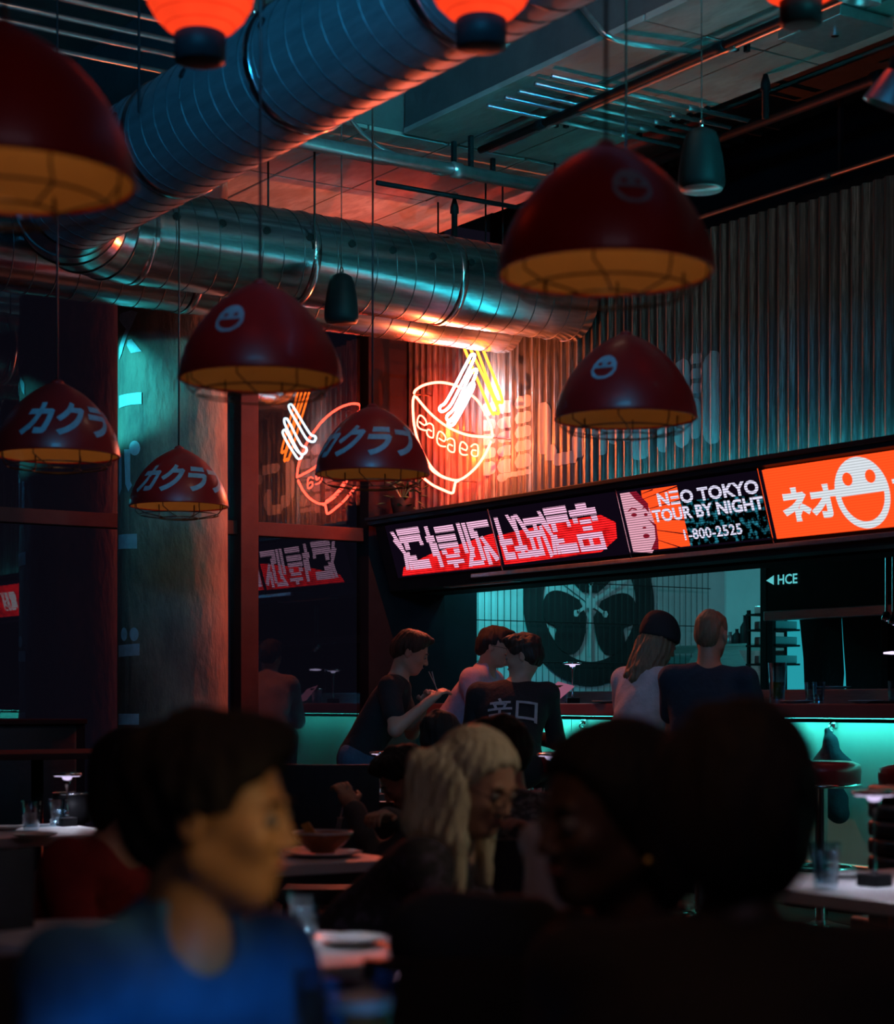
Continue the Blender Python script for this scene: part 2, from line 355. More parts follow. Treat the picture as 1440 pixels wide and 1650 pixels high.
# corrugated wall over the bar
WU = 7.00; WTOP = CZ+2.625; WBOT = CZ+0.80; PITCH = 0.076; AMP = 0.011
def wave(v):
    t = (v/PITCH) % 1.0
    return WU-AMP*(0.5+0.5*math.cos(2*PI*t))**1.6*2
wb = struct('wall_back', MB().box((7.03, 0.6, WBOT-0.05), (7.3, 11.08, WTOP+0.02)).box((7.7, 0.6, WTOP-0.1), (7.85, 11.08, TOP)).box((7.06, 0.6, WTOP), (7.7, 11.08, WTOP+0.04)), M['black_wall'])
def wave_strip(v0, v1, z0, z1, off=0.0, nz=1):
    n = max(2, int(math.ceil((v1-v0)/PITCH*8))); V = []; Fc = []
    zz0 = z0 if callable(z0) else (lambda v: z0); zz1 = z1 if callable(z1) else (lambda v: z1)
    for i in range(n+1):
        v = v0+(v1-v0)*i/n
        for k in range(nz+1):
            V.append((wave(v)-off, v, zz0(v)+(zz1(v)-zz0(v))*k/nz))
    m = nz+1
    for i in range(n):
        for k in range(nz): Fc.append((i*m+k, i*m+k+1, (i+1)*m+k+1, (i+1)*m+k))
    return V, Fc
SW = PITCH*10
v = 11.07; i = 0; sheet = None
while v > 1.2:
    lap = 0.0015*(i % 2)
    mb = MB(); V, Fc = wave_strip(v-SW, v, WBOT, WTOP-0.02*(i % 2)); V = [(x-lap, y, z) for x, y, z in V]
    mb.add(V, Fc); Vb = [(x+0.003, y, z) for x, y, z in V]; mb.add(Vb, [f[::-1] for f in Fc])
    o = mb.obj('corrugated_sheet', M['corrugated'], wb, True); v -= SW; i += 1
# weathered white lettering painted on the sheets
def paint(rects, name):
    mb = MB()
    for x0, x1, y0, y1 in rects:
        va = PU(x1, 700, WU)[1]; vb = PU(x0, 700, WU)[1]; xm = (x0+x1)/2
        zt = PU(xm, y0, WU)[2]; zb = PU(xm, y1, WU)[2]; w = vb-va; c = (va+vb)/2
        rr = min(0.06, w*.45, (zt-zb)*.45)
        def rnd(v, s=1):
            d = max(0.0, abs(v-c)-(w/2-rr)); return rr-math.sqrt(max(0, rr*rr-d*d))
        V, Fc = wave_strip(va, vb, lambda v: zb+rnd(v), lambda v: zt-rnd(v), 0.004)
        mb.add(V, Fc)
    return mb.obj(name, M['wall_paint'], wb, True)
seg = [(642, 662), (668, 686), (691, 709), (714, 731), (736, 758)]
paint([(806, 827, a+4, b+4) for a, b in seg]+[(831, 857, a-4, b-4) for a, b in seg]+[(806, 857, 760, 768)]
      +[(780, 800, a+8, b+8) for a, b in seg]+[(806, 820, 764, 776)], 'painted_letter')
paint([(869, 889, 648, 732), (880, 900, 716, 742), (895, 935, 728, 748), (924, 944, 690, 738), (905, 950, 640, 660)], 'painted_letter')
paint([(952, 1062, 640, 662), (966, 978, 655, 734), (984, 999, 655, 716), (1020, 1048, 655, 741), (1002, 1020, 690, 712), (958, 966, 690, 705)], 'painted_letter')
paint([(1064, 1079, 600, 729), (1092, 1112, 578, 722), (1112, 1136, 570, 586), (1112, 1136, 594, 610), (1112, 1136, 618, 634), (1112, 1130, 642, 708),
       (1137, 1163, 566, 716)], 'painted_letter')

# left side: glazed wall with dark frame, mirror-like at night
def windows():
    us = [-2.4, -0.4, 1.65, 3.70, 5.74, 6.70]
    gm = bpy.data.materials.new('night window glass'); gm.use_nodes = True; N, L = nt(gm); N.remove(N['Principled BSDF'])
    t = N.new('ShaderNodeBsdfTransparent'); t.inputs[0].default_value = (0.55, 0.6, 0.62, 1)
    g = N.new('ShaderNodeBsdfGlossy'); g.inputs[1].default_value = 0.0; g.inputs[0].default_value = (0.9, 0.95, 1, 1)
    mx = N.new('ShaderNodeMixShader'); mx.inputs[0].default_value = 0.14
    L.new(t.outputs[0], mx.inputs[1]); L.new(g.outputs[0], mx.inputs[2]); L.new(mx.outputs[0], N['Material Output'].inputs[0])
    zt = PV(500, 858, GV)[2]
    for i in range(5):
        w = bpy.data.objects.new(f'window_{i+1}', None); COL.objects.link(w); w['kind'] = 'structure'; w.location = (us[i], GV, 0.0)
        MB().box((us[i]-0.065, GV-0.10, 0.0), (us[i]+0.065, GV+0.06, TOP), 0.006).obj('mullion', M['frame_metal'], w)
        for z in (0.06, zt, zt+1.5): MB().box((us[i]+0.065, GV-0.05, z-0.045), (us[i+1]-0.065, GV+0.05, z+0.045), 0.005).obj('transom', M['frame_metal'], w)
        for a, b in ((0.105, zt-0.045), (zt+0.045, zt+1.455), (zt+1.545, TOP)):
            MB().add([(us[i]+.065, GV, a), (us[i+1]-.065, GV, a), (us[i+1]-.065, GV, b), (us[i]+.065, GV, b)], [(0, 1, 2, 3)]).obj('pane', gm, w)
windows()
struct('trim_corner', MB().box((6.68, GV-0.04, 0), (7.3, GV+0.12, TOP)), M['black_wall'])
struct('wall_left', MB().box((-2.6, -1.5, 0), (-2.5, 12.0, TOP)), M['black_wall'])
struct('wall_right', MB().box((4.6, -1.3, 0), (10.9, -1.2, TOP)), M['black_wall'])

# round concrete column with painted lettering on its left flank
CU, CV, CR = 4.86, 10.30, 0.325
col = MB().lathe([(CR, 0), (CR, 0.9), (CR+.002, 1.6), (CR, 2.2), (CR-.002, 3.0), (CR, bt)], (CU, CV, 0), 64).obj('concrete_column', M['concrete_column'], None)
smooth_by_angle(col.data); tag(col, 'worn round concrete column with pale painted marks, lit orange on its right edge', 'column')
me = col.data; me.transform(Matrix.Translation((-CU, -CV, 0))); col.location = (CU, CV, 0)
to_cam = math.atan2(-CV, -CU)
def column_patch(pts):   # pts: polygon in pixels on the column face -> bent patch, strips along angle
    P = []
    for px, py in pts:
        d = ray(px, py); a = d[0]**2+d[1]**2; b = -2*(d[0]*CU+d[1]*CV); c = CU**2+CV**2-(CR+.003)**2
        disc = max(0, b*b-4*a*c); t = (-b-math.sqrt(disc))/(2*a); q = d*t; an = math.atan2(q[1]-CV, q[0]-CU); P.append((an if an < 0 else an-2*PI, CZ+q[2]))
    return P
def column_mark(polys):
    mb = MB()
    for pts in polys:
        P = column_patch(pts); bm = bmesh.new(); vs_ = [bm.verts.new((a, z, 0)) for a, z in P]; bm.faces.new(vs_)
        lo = min(a for a, z in P); hi = max(a for a, z in P); k = lo
        while k < hi:
            bmesh.ops.bisect_plane(bm, geom=bm.verts[:]+bm.edges[:]+bm.faces[:], plane_co=(k, 0, 0), plane_no=(1, 0, 0)); k += 0.07
        bm.verts.index_update()
        mb.add([(CU+(CR+.004)*math.cos(w.co.x), CV+(CR+.004)*math.sin(w.co.x), w.co.y) for w in bm.verts], [tuple(w.index for w in f.verts) for f in bm.faces]); bm.free()
    return mb.obj('painted_mark', M['column_print'], col)
def oval(cx, cy, rx, ry, n=16): return [(cx+rx*math.cos(2*PI*i/n), cy+ry*math.sin(2*PI*i/n)) for i in range(n)]
column_mark([[(193, 506), (212, 500), (222, 503), (213, 524), (205, 540), (196, 570), (192, 580), (192, 560), (203, 530), (192, 515)], [(206, 548), (212, 546), (228, 566), (211, 569), (204, 556)]])
column_mark([[(192, 638), (228, 632), (228, 651), (212, 652), (192, 658)]])
column_mark([[(192, 735), (196, 733), (196, 788), (192, 800)], oval(217, 722, 9, 12), [(200, 724), (210, 724), (210, 775), (213, 782), (207, 792), (202, 780)]])
column_mark([[(191, 862), (221, 860), (221, 884), (191, 885)]])
column_mark([oval(200, 1022, 5, 11), oval(216, 1022, 7.5, 11), [(191, 1040), (225, 1037), (225, 1056), (191, 1059)]])
column_mark([[(191, 1150), (224, 1150), (224, 1168), (191, 1168)], [(191, 1178), (216, 1178), (216, 1192), (191, 1192)]])

# ------------------------------------------------------------------ ducts
ZD = CZ+2.43
def helix(axis0, axis1, r, pitch, th=0.0045):
    a0 = np.array(axis0); a1 = np.array(axis1); L_ = np.linalg.norm(a1-a0); d = (a1-a0)/L_; e = np.cross(d, (0, 0, 1)); e /= np.linalg.norm(e); g = np.cross(d, e)
    n = int(L_/pitch*28); return [a0+d*L_*i/n+e*(r+.001)*math.cos(2*PI*i/28)+g*(r+.001)*math.sin(2*PI*i/28) for i in range(n+1)]
def collar(c, d, r, w=0.035, name='collar', parent=None, m='galv'):
    c = np.array(c, float); d = np.array(d, float); return MB().tube([c-d*w/2, c-d*w/4, c+d*w/4, c+d*w/2], [r+.001, r+.006, r+.006, r+.001], 48, True).obj(name, M[m], parent, True)
R1 = 0.252
duct = thing('spiral_duct', 'large spiral steel air duct running overhead, bending by an elbow toward the corrugated wall', 'duct', (3.53, 8.5, ZD))
def runs(p0, p1, r, parent, plugs=0, side=(0, -1, 0), po=0.0, pitch=0.125, mt='galv'):
    ln = np.linalg.norm(np.array(p1)-np.array(p0)); k = 3; P0 = np.array(p0, float); P1 = np.array(p1, float)
    for i in range(k):
        a = P0+(P1-P0)*i/k; b = P0+(P1-P0)*(i+1)/k
        MB().tube([a, b], r, 64, False).obj('duct_section', M[mt], parent, True)
        MB().tube(helix(a, b, r, pitch), 0.0030, 5).obj('spiral_seam', M['galv_dark'], parent, True)
        if i: collar(a, (P1-P0)/ln, r, 0.05, 'coupling', parent)
    d = (P1-P0)/ln; s = np.array(side, float)*math.cos(math.radians(14)); s = s+np.array([0, 0, math.sin(math.radians(14))]); s /= np.linalg.norm(s)
    for i in range(plugs):
        c = P0+d*(ln*(i+.5)/plugs+po)+s*(r-0.002); MB().tube([c, c+s*0.010, c+s*0.012], [0.021, 0.021, 0.014], 16).obj('test_plug', M['black_metal'], parent)
runs((3.53, 0.4, ZD), (3.53, 5.2, ZD), R1+.012, duct, 3, (-0.75, 0, 0), mt='galv_satin')
runs((3.53, 5.2, ZD), (3.53, 8.56, ZD), R1, duct, 5, (-0.75, 0, 0), mt='galv_satin')
collar((3.53, 5.2, ZD), (0, 1, 0), R1+.012, 0.05, 'coupling', duct)
ER = 0.54; ec = np.array([3.53+ER, 8.56, ZD]); ang = [PI-(PI/2)*i/5 for i in range(6)]
arc = [ec+ER*np.array([math.cos(a), math.sin(a), 0]) for a in ang]
for i in range(5):
    MB().tube([arc[i], arc[i+1]], R1+.003, 48, False).obj('elbow_gore', M['galv'], duct, True)
    if i: 
        tng = (arc[i+1]-arc[i-1]); collar(arc[i], tng/np.linalg.norm(tng), R1+.003, 0.012, 'gore_seam', duct, 'galv_dark')
runs((3.53+ER, 9.10, ZD), (6.94, 9.10, ZD), R1, duct, 11, (0, -1, 0))
collar((3.53+ER, 9.1, ZD), (1, 0, 0), R1, 0.05, 'coupling', duct)
duct2 = thing('spiral_duct', 'second spiral steel air duct, lower and farther, running behind the first toward the neon bowl', 'duct', (4.0, 9.66, ZD))
runs((0.2, 9.66, ZD), (6.84, 9.66, ZD), 0.245, duct2, 0)
for o_, x, y in ((duct, 5.0, 9.1), (duct, 6.6, 9.1), (duct, 3.53, 7.2), (duct, 3.53, 3.6), (duct2, 4.35, 9.66), (duct2, 6.5, 9.66)):
    zt_ = bt if (x > 4.3 and y > 8.87) else TOP
    for sg in (-1, 1):
        q = (x, y+sg*0.262) if y > 8.9 else (x+sg*0.285, y); MB().tube([(q[0], q[1], ZD), (q[0], q[1], zt_)], 0.006, 6).obj('hanger_rod', M['black_metal'], o_)

# ------------------------------------------------------------------ conduits and pipes
def conduit(pts, r, label, group=None, m='conduit', name='conduit', cl=True, fitting=True):
    P = [np.array(p, float) for p in pts]; sm = [P[0]]
    for i in range(1, len(P)-1):    # rounded corners
        a = P[i-1]-P[i]; b = P[i+1]-P[i]; la, lb = np.linalg.norm(a), np.linalg.norm(b); k = min(0.28, la*.45, lb*.45)
        s, e = P[i]+a/la*k, P[i]+b/lb*k
        for j in range(7):
            t = j/6; sm.append((1-t)**2*s+2*t*(1-t)*P[i]+t*t*e)
    sm.append(P[-1]); c = P[0]
    t = thing(name, label, 'pipe' if name != 'conduit' else 'conduit', tuple(c), 0, group)
    MB().tube(sm, r, 12).obj('pipe_run', M[m], t, True)
    if fitting:
        k = np.argmax([np.linalg.norm(P[i+1]-P[i]) for i in range(len(P)-1)]); d = (P[k+1]-P[k]); ln = np.linalg.norm(d); d /= ln
        n = max(1, int(ln/1.3))
        for i in range(n):
            q = P[k]+d*ln*(i+.6)/n; MB().tube([q-d*.035, q-d*.03, q+d*.03, q+d*.035], [r*1.05, r*1.3, r*1.3, r*1.05], 12).obj('coupling', M[m], t, True)
            zc = bt-.005 if (q[0] > 5.5 or q[1] > 8.87) else TOP-.01
            MB().box((q[0]+.1-.012, q[1]+.0-.012, q[2]), (q[0]+.1+.012, q[1]+.012, zc), 0.002).obj('strap', M['black_metal'], t)
    return t
zc = CZ+2.96
conduit([(3.95, 8.35, zc), (4.3, 8.80, zc), (6.75, 8.80, zc)], 0.024, 'thin teal-lit conduit, nearer of the bright pair crossing the orange ceiling')
conduit([(4.05, 8.2, zc-.03), (4.35, 8.66, zc-.03), (6.75, 8.66, zc-.03)], 0.034, 'thick teal-lit conduit of the bright pair crossing the orange ceiling')
conduit([(4.7, 8.5, zc+.4), (5.45, 8.95, zc+.08), (6.6, 8.95, zc+.08)], 0.012, 'slim conduit slanting down beside the dark beam above the teal pair')
conduit([(4.35, 8.3, zc+.45), (4.95, 8.92, zc+.02), (5.5, 8.92, zc+.02)], 0.010, 'slimmest conduit slanting from the big duct to the drop panel')
for k, (dv, lb) in enumerate(((0.0, 'first of five parallel conduits crossing under the beam, nearest the camera'), (0.14, 'second of the five parallel conduits crossing under the beam'),
                              (0.28, 'middle one of the five parallel conduits crossing under the beam'), (0.40, 'fourth of the five parallel conduits crossing under the beam'),
                              (0.56, 'farthest of the five parallel conduits crossing under the beam'))):
    conduit([(5.62, 7.55+dv, bt-.03), (7.15, 7.55+dv, bt-.03)], 0.013, lb, 'parallel conduits under the beam')
    conduit([(0.2, 7.55+dv*1.5, CZ+3.05), (4.6, 7.55+dv*1.5, CZ+3.05)], 0.013, lb.replace('crossing under the beam', 'at the upper left above the big duct'), 'parallel conduits at the upper left')
conduit([(5.98, 1.6, bt-.06), (5.98, 8.7, bt-.06)], 0.020, 'black pipe running lengthwise under the concrete beam, left of two', m='black_metal', name='ceiling_pipe')
conduit([(6.05, 1.6, bt-.05), (6.05, 8.7, bt-.05)], 0.014, 'thinner pipe running lengthwise under the concrete beam, right of two', m='conduit', name='ceiling_pipe')
conduit([(6.95, 1.6, bt-.05), (6.95, 8.6, bt-.05)], 0.03, 'thick black sprinkler pipe along the dark ceiling edge beside the beam', m='black_metal', name='ceiling_pipe')
pS = [PU(935, -8, 5.56), PU(985, 58, 5.54), PU(1040, 70, 5.75), PU(1118, 86, 5.95)]
conduit([(5.5, pS[0][1]+.05, TOP-.3), (5.5, pS[1][1], bt-.02), (5.62, pS[2][1], bt-.03), (6.1, pS[3][1], bt-.03)], 0.014, 'teal-lit conduit dropping down the beam side and crossing its underside', fitting=False)
conduit([(4.2, 9.1, bt-.05), (4.9, 9.1, bt-.03), (5.1, 9.6, bt-.03), (5.1, 10.2, bt-.03)], 0.012, 'bent black conduit on the orange drop panel left of the speaker cord', m='black_metal', fitting=False)
conduit([(7.0, 2.0, WTOP+.08), (7.0, 9.0, WTOP+.08)], 0.014, 'thin rusty pipe along the top of the corrugated wall', m='galv_dark', fitting=True)
def sprinkler(p, label, up=0.2):
    t = thing('fire_sprinkler', label, 'sprinkler', tuple(p), 0, 'fire sprinklers')
    MB().lathe([(0.018, -0.02), (0.018, up*.6), (0.026, up*.62), (0.024, up*.8), (0.012, up), (0.008, up+.03)], tuple(p), 14).obj('drop_pipe', M['black_metal'], t, True)
    MB().lathe([(0.010, up+.03), (0.022, up+.034), (0.022, up+.037), (0.004, up+.05)], tuple(p), 14).obj('deflector', M['chrome'], t, True)
sprinkler(PU(1233, 185, 6.55), 'black upright fire sprinkler below the teal-lit beam at the upper right')
sprinkler(PU(732, 378, 6.1), 'black upright fire sprinkler against the orange-lit ceiling')
conduit([(5.5, 9.02, CZ+2.9), (6.9, 9.02, CZ+2.9)], 0.014, 'black branch pipe carrying the sprinkler over the main duct', m='black_metal', name='ceiling_pipe', fitting=False)
# junction box on the beam
jb = thing('junction_box', 'square teal-lit steel junction box fixed under the beam near the upper right corner', 'junction box', (5.9, 5.35, bt-.05))
jc = PZ(1345, 52, bt-.05)
jb.location = tuple(jc)
MB().box((jc[0]-.17, jc[1]-.2, bt-.06), (jc[0]+.17, jc[1]+.2, bt-.012), .006).obj('box_body', M['conduit'], jb)
MB().lathe([(0.018, -.008), (0.018, 0)], (jc[0], jc[1], bt-.06), 14).obj('cover_screw', M['chrome'], jb)

# ------------------------------------------------------------------ pendant dome lamps
LR, LH = 0.25, 0.295
def dome_r(t): return LR*max(0.0, 1-t**1.75)**0.66
def build_lamp():
    t = thing('pendant_lamp', 'x', 'pendant lamp', (0, 0, 0))
    ts = [0, .04, .1, .18, .27, .36, .45, .54, .63, .72, .8, .87, .93, .97, .992]
    o = MB().lathe([(dome_r(k)+0.0, k*LH) for k in ts]+[(0.022, LH*1.0)], (0, 0, 0), 56, False).obj('shade', M['red_shade'], t, True)
    MB().lathe([(dome_r(k)-0.007, k*LH-0.002) for k in ts][::-1]+[], (0, 0, 0), 56, False).obj('lining', M['cream_shade'], t, True)
    ring = [(LR*math.cos(2*PI*i/48), LR*math.sin(2*PI*i/48), 0) for i in range(48)]
    MB().tube([(x*0.987, y*0.987, 0) for x, y, z in ring], 0.005, 6, False, True).obj('rim', M['red_shade'], t, True)
    MB().lathe([(0.0, LH+.012), (0.012, LH+.010), (0.020, LH+.004), (0.026, LH-.004)][::-1], (0, 0, 0), 20, True).obj('cap', M['red_shade'], t, True)
    g = MB()
    for rr, z in ((0.20, -0.045), (0.10, -0.062)):
        g.tube([(rr*math.cos(2*PI*i/32), rr*math.sin(2*PI*i/32), z) for i in range(32)], 0.0028, 5, False, True)
    for i in range(8):
        a = 2*PI*i/8; g.tube([(.235*math.cos(a), .235*math.sin(a), .03), (.232*math.cos(a), .232*math.sin(a), -.02), (.20*math.cos(a+.1), .20*math.sin(a+.1), -.045), (.10*math.cos(a+.25), .10*math.sin(a+.25), -.062)], 0.0026, 5)
    g.obj('wire_guard', M['wire'], t, True)
    MB().lathe([(0.0, LH-.14), (0.022, LH-.13), (0.03, LH-.09), (0.02, LH-.05), (0.02, LH-.01)], (0, 0, 0), 16, False).obj('bulb', M['bulb'], t, True)
    MB().tube([(0, 0, LH+.01), (0.002, 0.001, 1.2), (0, 0, TOP-CZ-0.995-0.0)], 0.0045, 6).obj('cord', M['cord'], t, True)
    return t
M['bulb'] = emit('dim warm bulb', (1.0, 0.42, 0.10), 0.3)
def on_dome(V, fdir, zc):   # V (x,z) -> around the dome, centred at angle fdir and height zc
    out = []
    for x, y in V:
        z = zc+y; tt = min(max(z/LH, 0), .97); r = dome_r(tt)+0.0022; r0 = dome_r(zc/LH)
        a = fdir+x/r0; out.append((r*math.cos(a), r*math.sin(a), z))
    return out
def disc2(cx, cy, r, n=28): return [(cx+r*math.cos(2*PI*i/n), cy+r*math.sin(2*PI*i/n)) for i in range(n)]
def smiley(name='smiling_face_print'):
    """ring, brow cap with two eye holes and an open mouth, as small cells"""
    V = []; Fc = []; n = 30; c = 2*0.047/n
    def inside(x, y):
        r = math.hypot(x, y)
        if r > 0.045: return False
        if math.hypot(x-.0165, y-.012) < .0075 or math.hypot(x+.0165, y-.012) < .0075: return False
        if y < -0.004 and r < 0.035: return False
        return True
    idx = {}
    def vid(i, j):
        if (i, j) not in idx: idx[(i, j)] = len(V); V.append((-0.047+c*i, -0.047+c*j))
        return idx[(i, j)]
    for i in range(n):
        for j in range(n):
            if inside(-0.047+c*(i+.5), -0.047+c*(j+.5)): Fc.append((vid(i, j), vid(i+1, j), vid(i+1, j+1), vid(i, j+1)))
    return V, Fc
SM = smiley(); TX = text2d('カクラブ', 0.150, 0.040, 0.30, 0.012, 0.93, 0.86)
lamp0 = None
LAMPS = [  # px, rim py, width px, print kind, print offset (deg, + = right), label
 (7, 292, 422, 's', 95, 'nearest red dome pendant lamp, cut off by the left edge of the picture'),
 (976, 441, 348, 's', 17, 'large blurred red dome lamp with smiling face at the upper right'),
 (419, 612, 262, 's', -27, 'red dome lamp with smiling face hanging in front of the column and main duct'),
 (1008, 675, 230, 's', -22, 'red dome lamp with smiling face in front of the painted corrugated wall'),
 (92, 723, 200, 't', 33, 'red dome lamp with pale lettering hanging at the left edge before the dark windows'),
 (288, 817, 159, 't', 10, 'smallest red dome lamp with pale lettering, in front of the concrete column'),
 (600, 757, 185, 't', -8, 'red dome lamp with pale lettering between the neon bowl and its reflection'),
 (1150, 150, 580, 's', 120, 'added red dome pendant lamp, unseen above the frame, to light the nearest diners')]
for k, (px, py, w, kind, off, lb) in enumerate(LAMPS):
    dep = 0.5*F/w
    if k == 7: px, dep = 640, 1.9  # extra lamp, unseen above the frame, added to warm the nearest diners
    p = PD(px, HY, dep); p[2] = CZ+0.995
    if lamp0 is None: t = lamp0 = build_lamp()
    else: t = copy_thing(lamp0)
    if k == 0: base_children = list(t.children)
    if k > 0:   # the first lamp's print must not be copied twice
        for ch in list(t.children):
            if ch.name.startswith(('smiling', 'katakana', 'lamp_light')): bpy.data.objects.remove(ch)
    t.location = tuple(p); t['label'] = lb; t['category'] = 'pendant lamp'; t['group'] = 'red dome pendant lamps'
    face = math.atan2(-p[1], -p[0])+math.radians(off)
    if kind == 's': put('smiling_face_print', mesh('smiling_face_print', on_dome(SM[0], face, 0.15), SM[1], M['print_grey'], True), t, False)
    else: put('katakana_print', mesh('katakana_print', on_dome(TX[0], face, 0.125), TX[1], M['print_grey'], True), t, False)
    l = bpy.data.lights.new('lamp_light', 'POINT'); l.color = (1.0, 0.47, 0.16); l.energy = 0.30 if k != 7 else 2.5; l.shadow_soft_size = 0.03
    if k in (2, 3, 6): l.energy = 0.2
    lo = bpy.data.objects.new('lamp_light', l); COL.objects.link(lo); lo.parent = t; lo.location = (0, 0, LH-.17)

# ------------------------------------------------------------------ paper lanterns
M['lantern'] = emit('lit red paper', (1.0, 0.05, 0.012), 1.5, noise=(6, -0.6, 0.9))
def lantern(px, capbot, wpx, label, size=0.30):
    dep = size*F/wpx; c = PD(px, capbot, dep); R = 0.15*size/.3
    c[2] += 0.07+R*0.92
    t = thing('paper_lantern', label, 'lantern', (c[0], c[1], c[2]-R), 0, 'glowing red paper lanterns')
    prof = []; n = 60
    for i in range(n+1):
        a = -PI/2*0.86+PI*0.86*i/n; rr = R*math.cos(a)**0.9*(1-0.012*(i % 6 == 0)); prof.append((rr, R*1.0*math.sin(a)))
    MB().lathe(prof, tuple(c), 40, False).obj('paper_shade', M['lantern'], t, True)
    for i in range(3, 58, 6):
        a = -PI/2*0.86+PI*0.86*i/n; rr = R*math.cos(a)**0.9+.0005
        MB().tube([(c[0]+rr*math.cos(2*PI*j/40), c[1]+rr*math.sin(2*PI*j/40), c[2]+R*math.sin(a)) for j in range(40)], 0.0016, 5, False, True).obj('rib', M['red_cord'], t, True)
    MB().lathe([(0.050, -.075), (0.068, -.070), (0.069, 0), (0.060, .006)], (c[0], c[1], c[2]-R*0.95), 28).obj('bottom_cap', M['black_metal'], t, True)
    MB().lathe([(0.05, 0), (0.058, .03), (0.05, .04)], (c[0], c[1], c[2]+R*0.93), 28).obj('top_cap', M['black_metal'], t, True)
    MB().tube([(c[0], c[1], c[2]+R), (c[0], c[1], TOP)], 0.004, 6).obj('cord', M['cord'], t)
    l = bpy.data.lights.new('lantern_light', 'POINT'); l.color = (1, .06, .02); l.energy = 2.5; l.shadow_soft_size = R
    lo = bpy.data.objects.new('lantern_light', l); COL.objects.link(lo); lo.parent = t; lo.location = (0, 0, R)
M['red_cord'] = emit('lit lantern rib', (1.0, 0.03, 0.008), 0.7)
lantern(322, 96, 180, 'glowing red paper lantern with black cap, left of the two above the big duct')
lantern(775, 73, 178, 'glowing red paper lantern with black cap at the top centre')
lantern(1290, 36, 178, 'red paper lantern with black cap, mostly above the top right of the picture', 0.36)

# ------------------------------------------------------------------ pendant speakers
def speaker(px, ytop, ybot, wpx, size, label, grille=False):
    dep = size*F/wpx; c = PD(px, ybot, dep); h = (ybot-ytop)/F*dep; r = size/2
    t = thing('pendant_speaker', label, 'speaker', tuple(c), 0, 'black pendant speakers')
    MB().lathe([(r*.90, 0.0), (r*.985, h*.06), (r, h*.14), (r*.97, h*.3), (r*.88, h*.55), (r*.74, h*.8), (r*.6, h*.92), (r*.3, h*.985), (0.01, h)], tuple(c), 36).obj('housing', M['black_metal'], t, True)
    MB().lathe([(r*.86, -.006), (r*.9, 0.0), (r*.9, .004)], tuple(c), 36).obj('grille', M['steel' if grille else 'black_metal'], t, True)
    MB().lathe([(0.008, 0), (0.012, .01), (0.010, .03), (0.003, .04)], (c[0], c[1], c[2]+h-.004), 12).obj('gland', M['chrome'], t, True)
    MB().tube([(c[0], c[1], c[2]+h+.03), (c[0], c[1], bt if c[0] > 5.5 else TOP)], 0.003, 6).obj('cable', M['cord'], t)
speaker(550, 440, 519, 56, 0.184, 'small black rounded speaker hanging before the main duct left of centre')
speaker(1130, 206, 305, 76, 0.20, 'black rounded speaker hanging at upper right above the corrugated wall', True)

# stage spotlights at the upper right corner
def stage_light(px, py, dep, aim, label, col_e):
    p = PD(px, py, dep); t = thing('stage_spotlight', label, 'spotlight', tuple(p))
    d = np.array(aim, float)-p; d /= np.linalg.norm(d)
    MB().tube([p-d*.16, p-d*.14, p-d*.05, p], [.03, .045, .05, .052], 24).obj('housing', M['black_metal'], t, True)
    MB().tube([p+d*.001, p+d*.10, p+d*.105], [.052, .085, .086], 24, False).obj('hood', M['conduit'], t, True)
    MB().tube([p+d*.004, p+d*.012], [.046, .046], 24).obj('lens', col_e, t)
    MB().tube([p-d*.08, p-d*.08+np.array([0, 0, .12]), (p[0], p[1], TOP)], .01, 8).obj('bracket', M['black_metal'], t)
    return p, d
M['teal_lens'] = emit('teal lens', (0.05, 0.8, 0.85), 0.8)
p_, d_ = stage_light(1392, -44, 7.2, PD(1372, 60, 7.25), 'stage spotlight with clear conical hood at the top right corner', M['teal_lens'])
p2, d2 = stage_light(1452, 120, 6.0, PD(1405, 235, 6.05), 'black stage spotlight with teal-lit hood at the right edge', M['teal_lens'])
spot('beam_teal_light', tuple(PZ(1330, 130, bt-0.9)), tuple(PZ(1350, 60, bt)), 6, TEAL, 100, 0.9, 0.08)
# ------------------------------------------------------------------ neon noodle bowl
NU = 6.85
def cr(pts, n=5, closed=False):
    P = [np.array(p, float) for p in pts]; out = []; k = len(P)
    rng = range(k) if closed else range(k-1)
    for i in rng:
        p0 = P[(i-1) % k] if closed or i > 0 else P[0]; p1 = P[i]; p2 = P[(i+1) % k]; p3 = P[(i+2) % k] if closed or i+2 < k else P[-1]
        for j in range(n):
            t = j/n; out.append(0.5*((2*p1)+(-p0+p2)*t+(2*p0-5*p1+4*p2-p3)*t*t+(-p0+3*p1-3*p2+p3)*t**3))
    if not closed: out.append(P[-1])
    return out
def zr(p): return (640+p[0]/5.895, 540+p[1]/5.895)
def zm(p): return (420+p[0]/5.5, 560+p[1]/5.5)
def real_pts(pts, u=NU): return [PU(*zr(p), u) for p in pts]
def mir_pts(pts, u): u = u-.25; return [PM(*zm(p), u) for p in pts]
M['neon_red'] = emit('red neon tube', (1.0, 0.05, 0.026), 34.0)
M['neon_orange'] = emit('orange neon tube', (1.0, 0.13, 0.010), 12.0)
M['neon_white'] = emit('white neon tube', (0.62, 0.90, 1.0), 16.0)
c0 = PU(730, 795, NU)
neon = thing('neon_bowl_sign', 'glowing neon sign of a red noodle bowl with white noodles on orange chopsticks', 'neon sign', tuple(c0))
def tube_part(pts, name, m, closed=False, r=0.0085, n=5): return MB().tube(cr(pts, n, closed), r, 8, True, closed).obj(name, M[m], neon, True)
tube_part(real_pts([(160, 560), (172, 525), (240, 480), (330, 455), (420, 450), (520, 468), (600, 500), (660, 540), (760, 620), (840, 750), (888, 860), (905, 962)]), 'bowl_tube', 'neon_red')
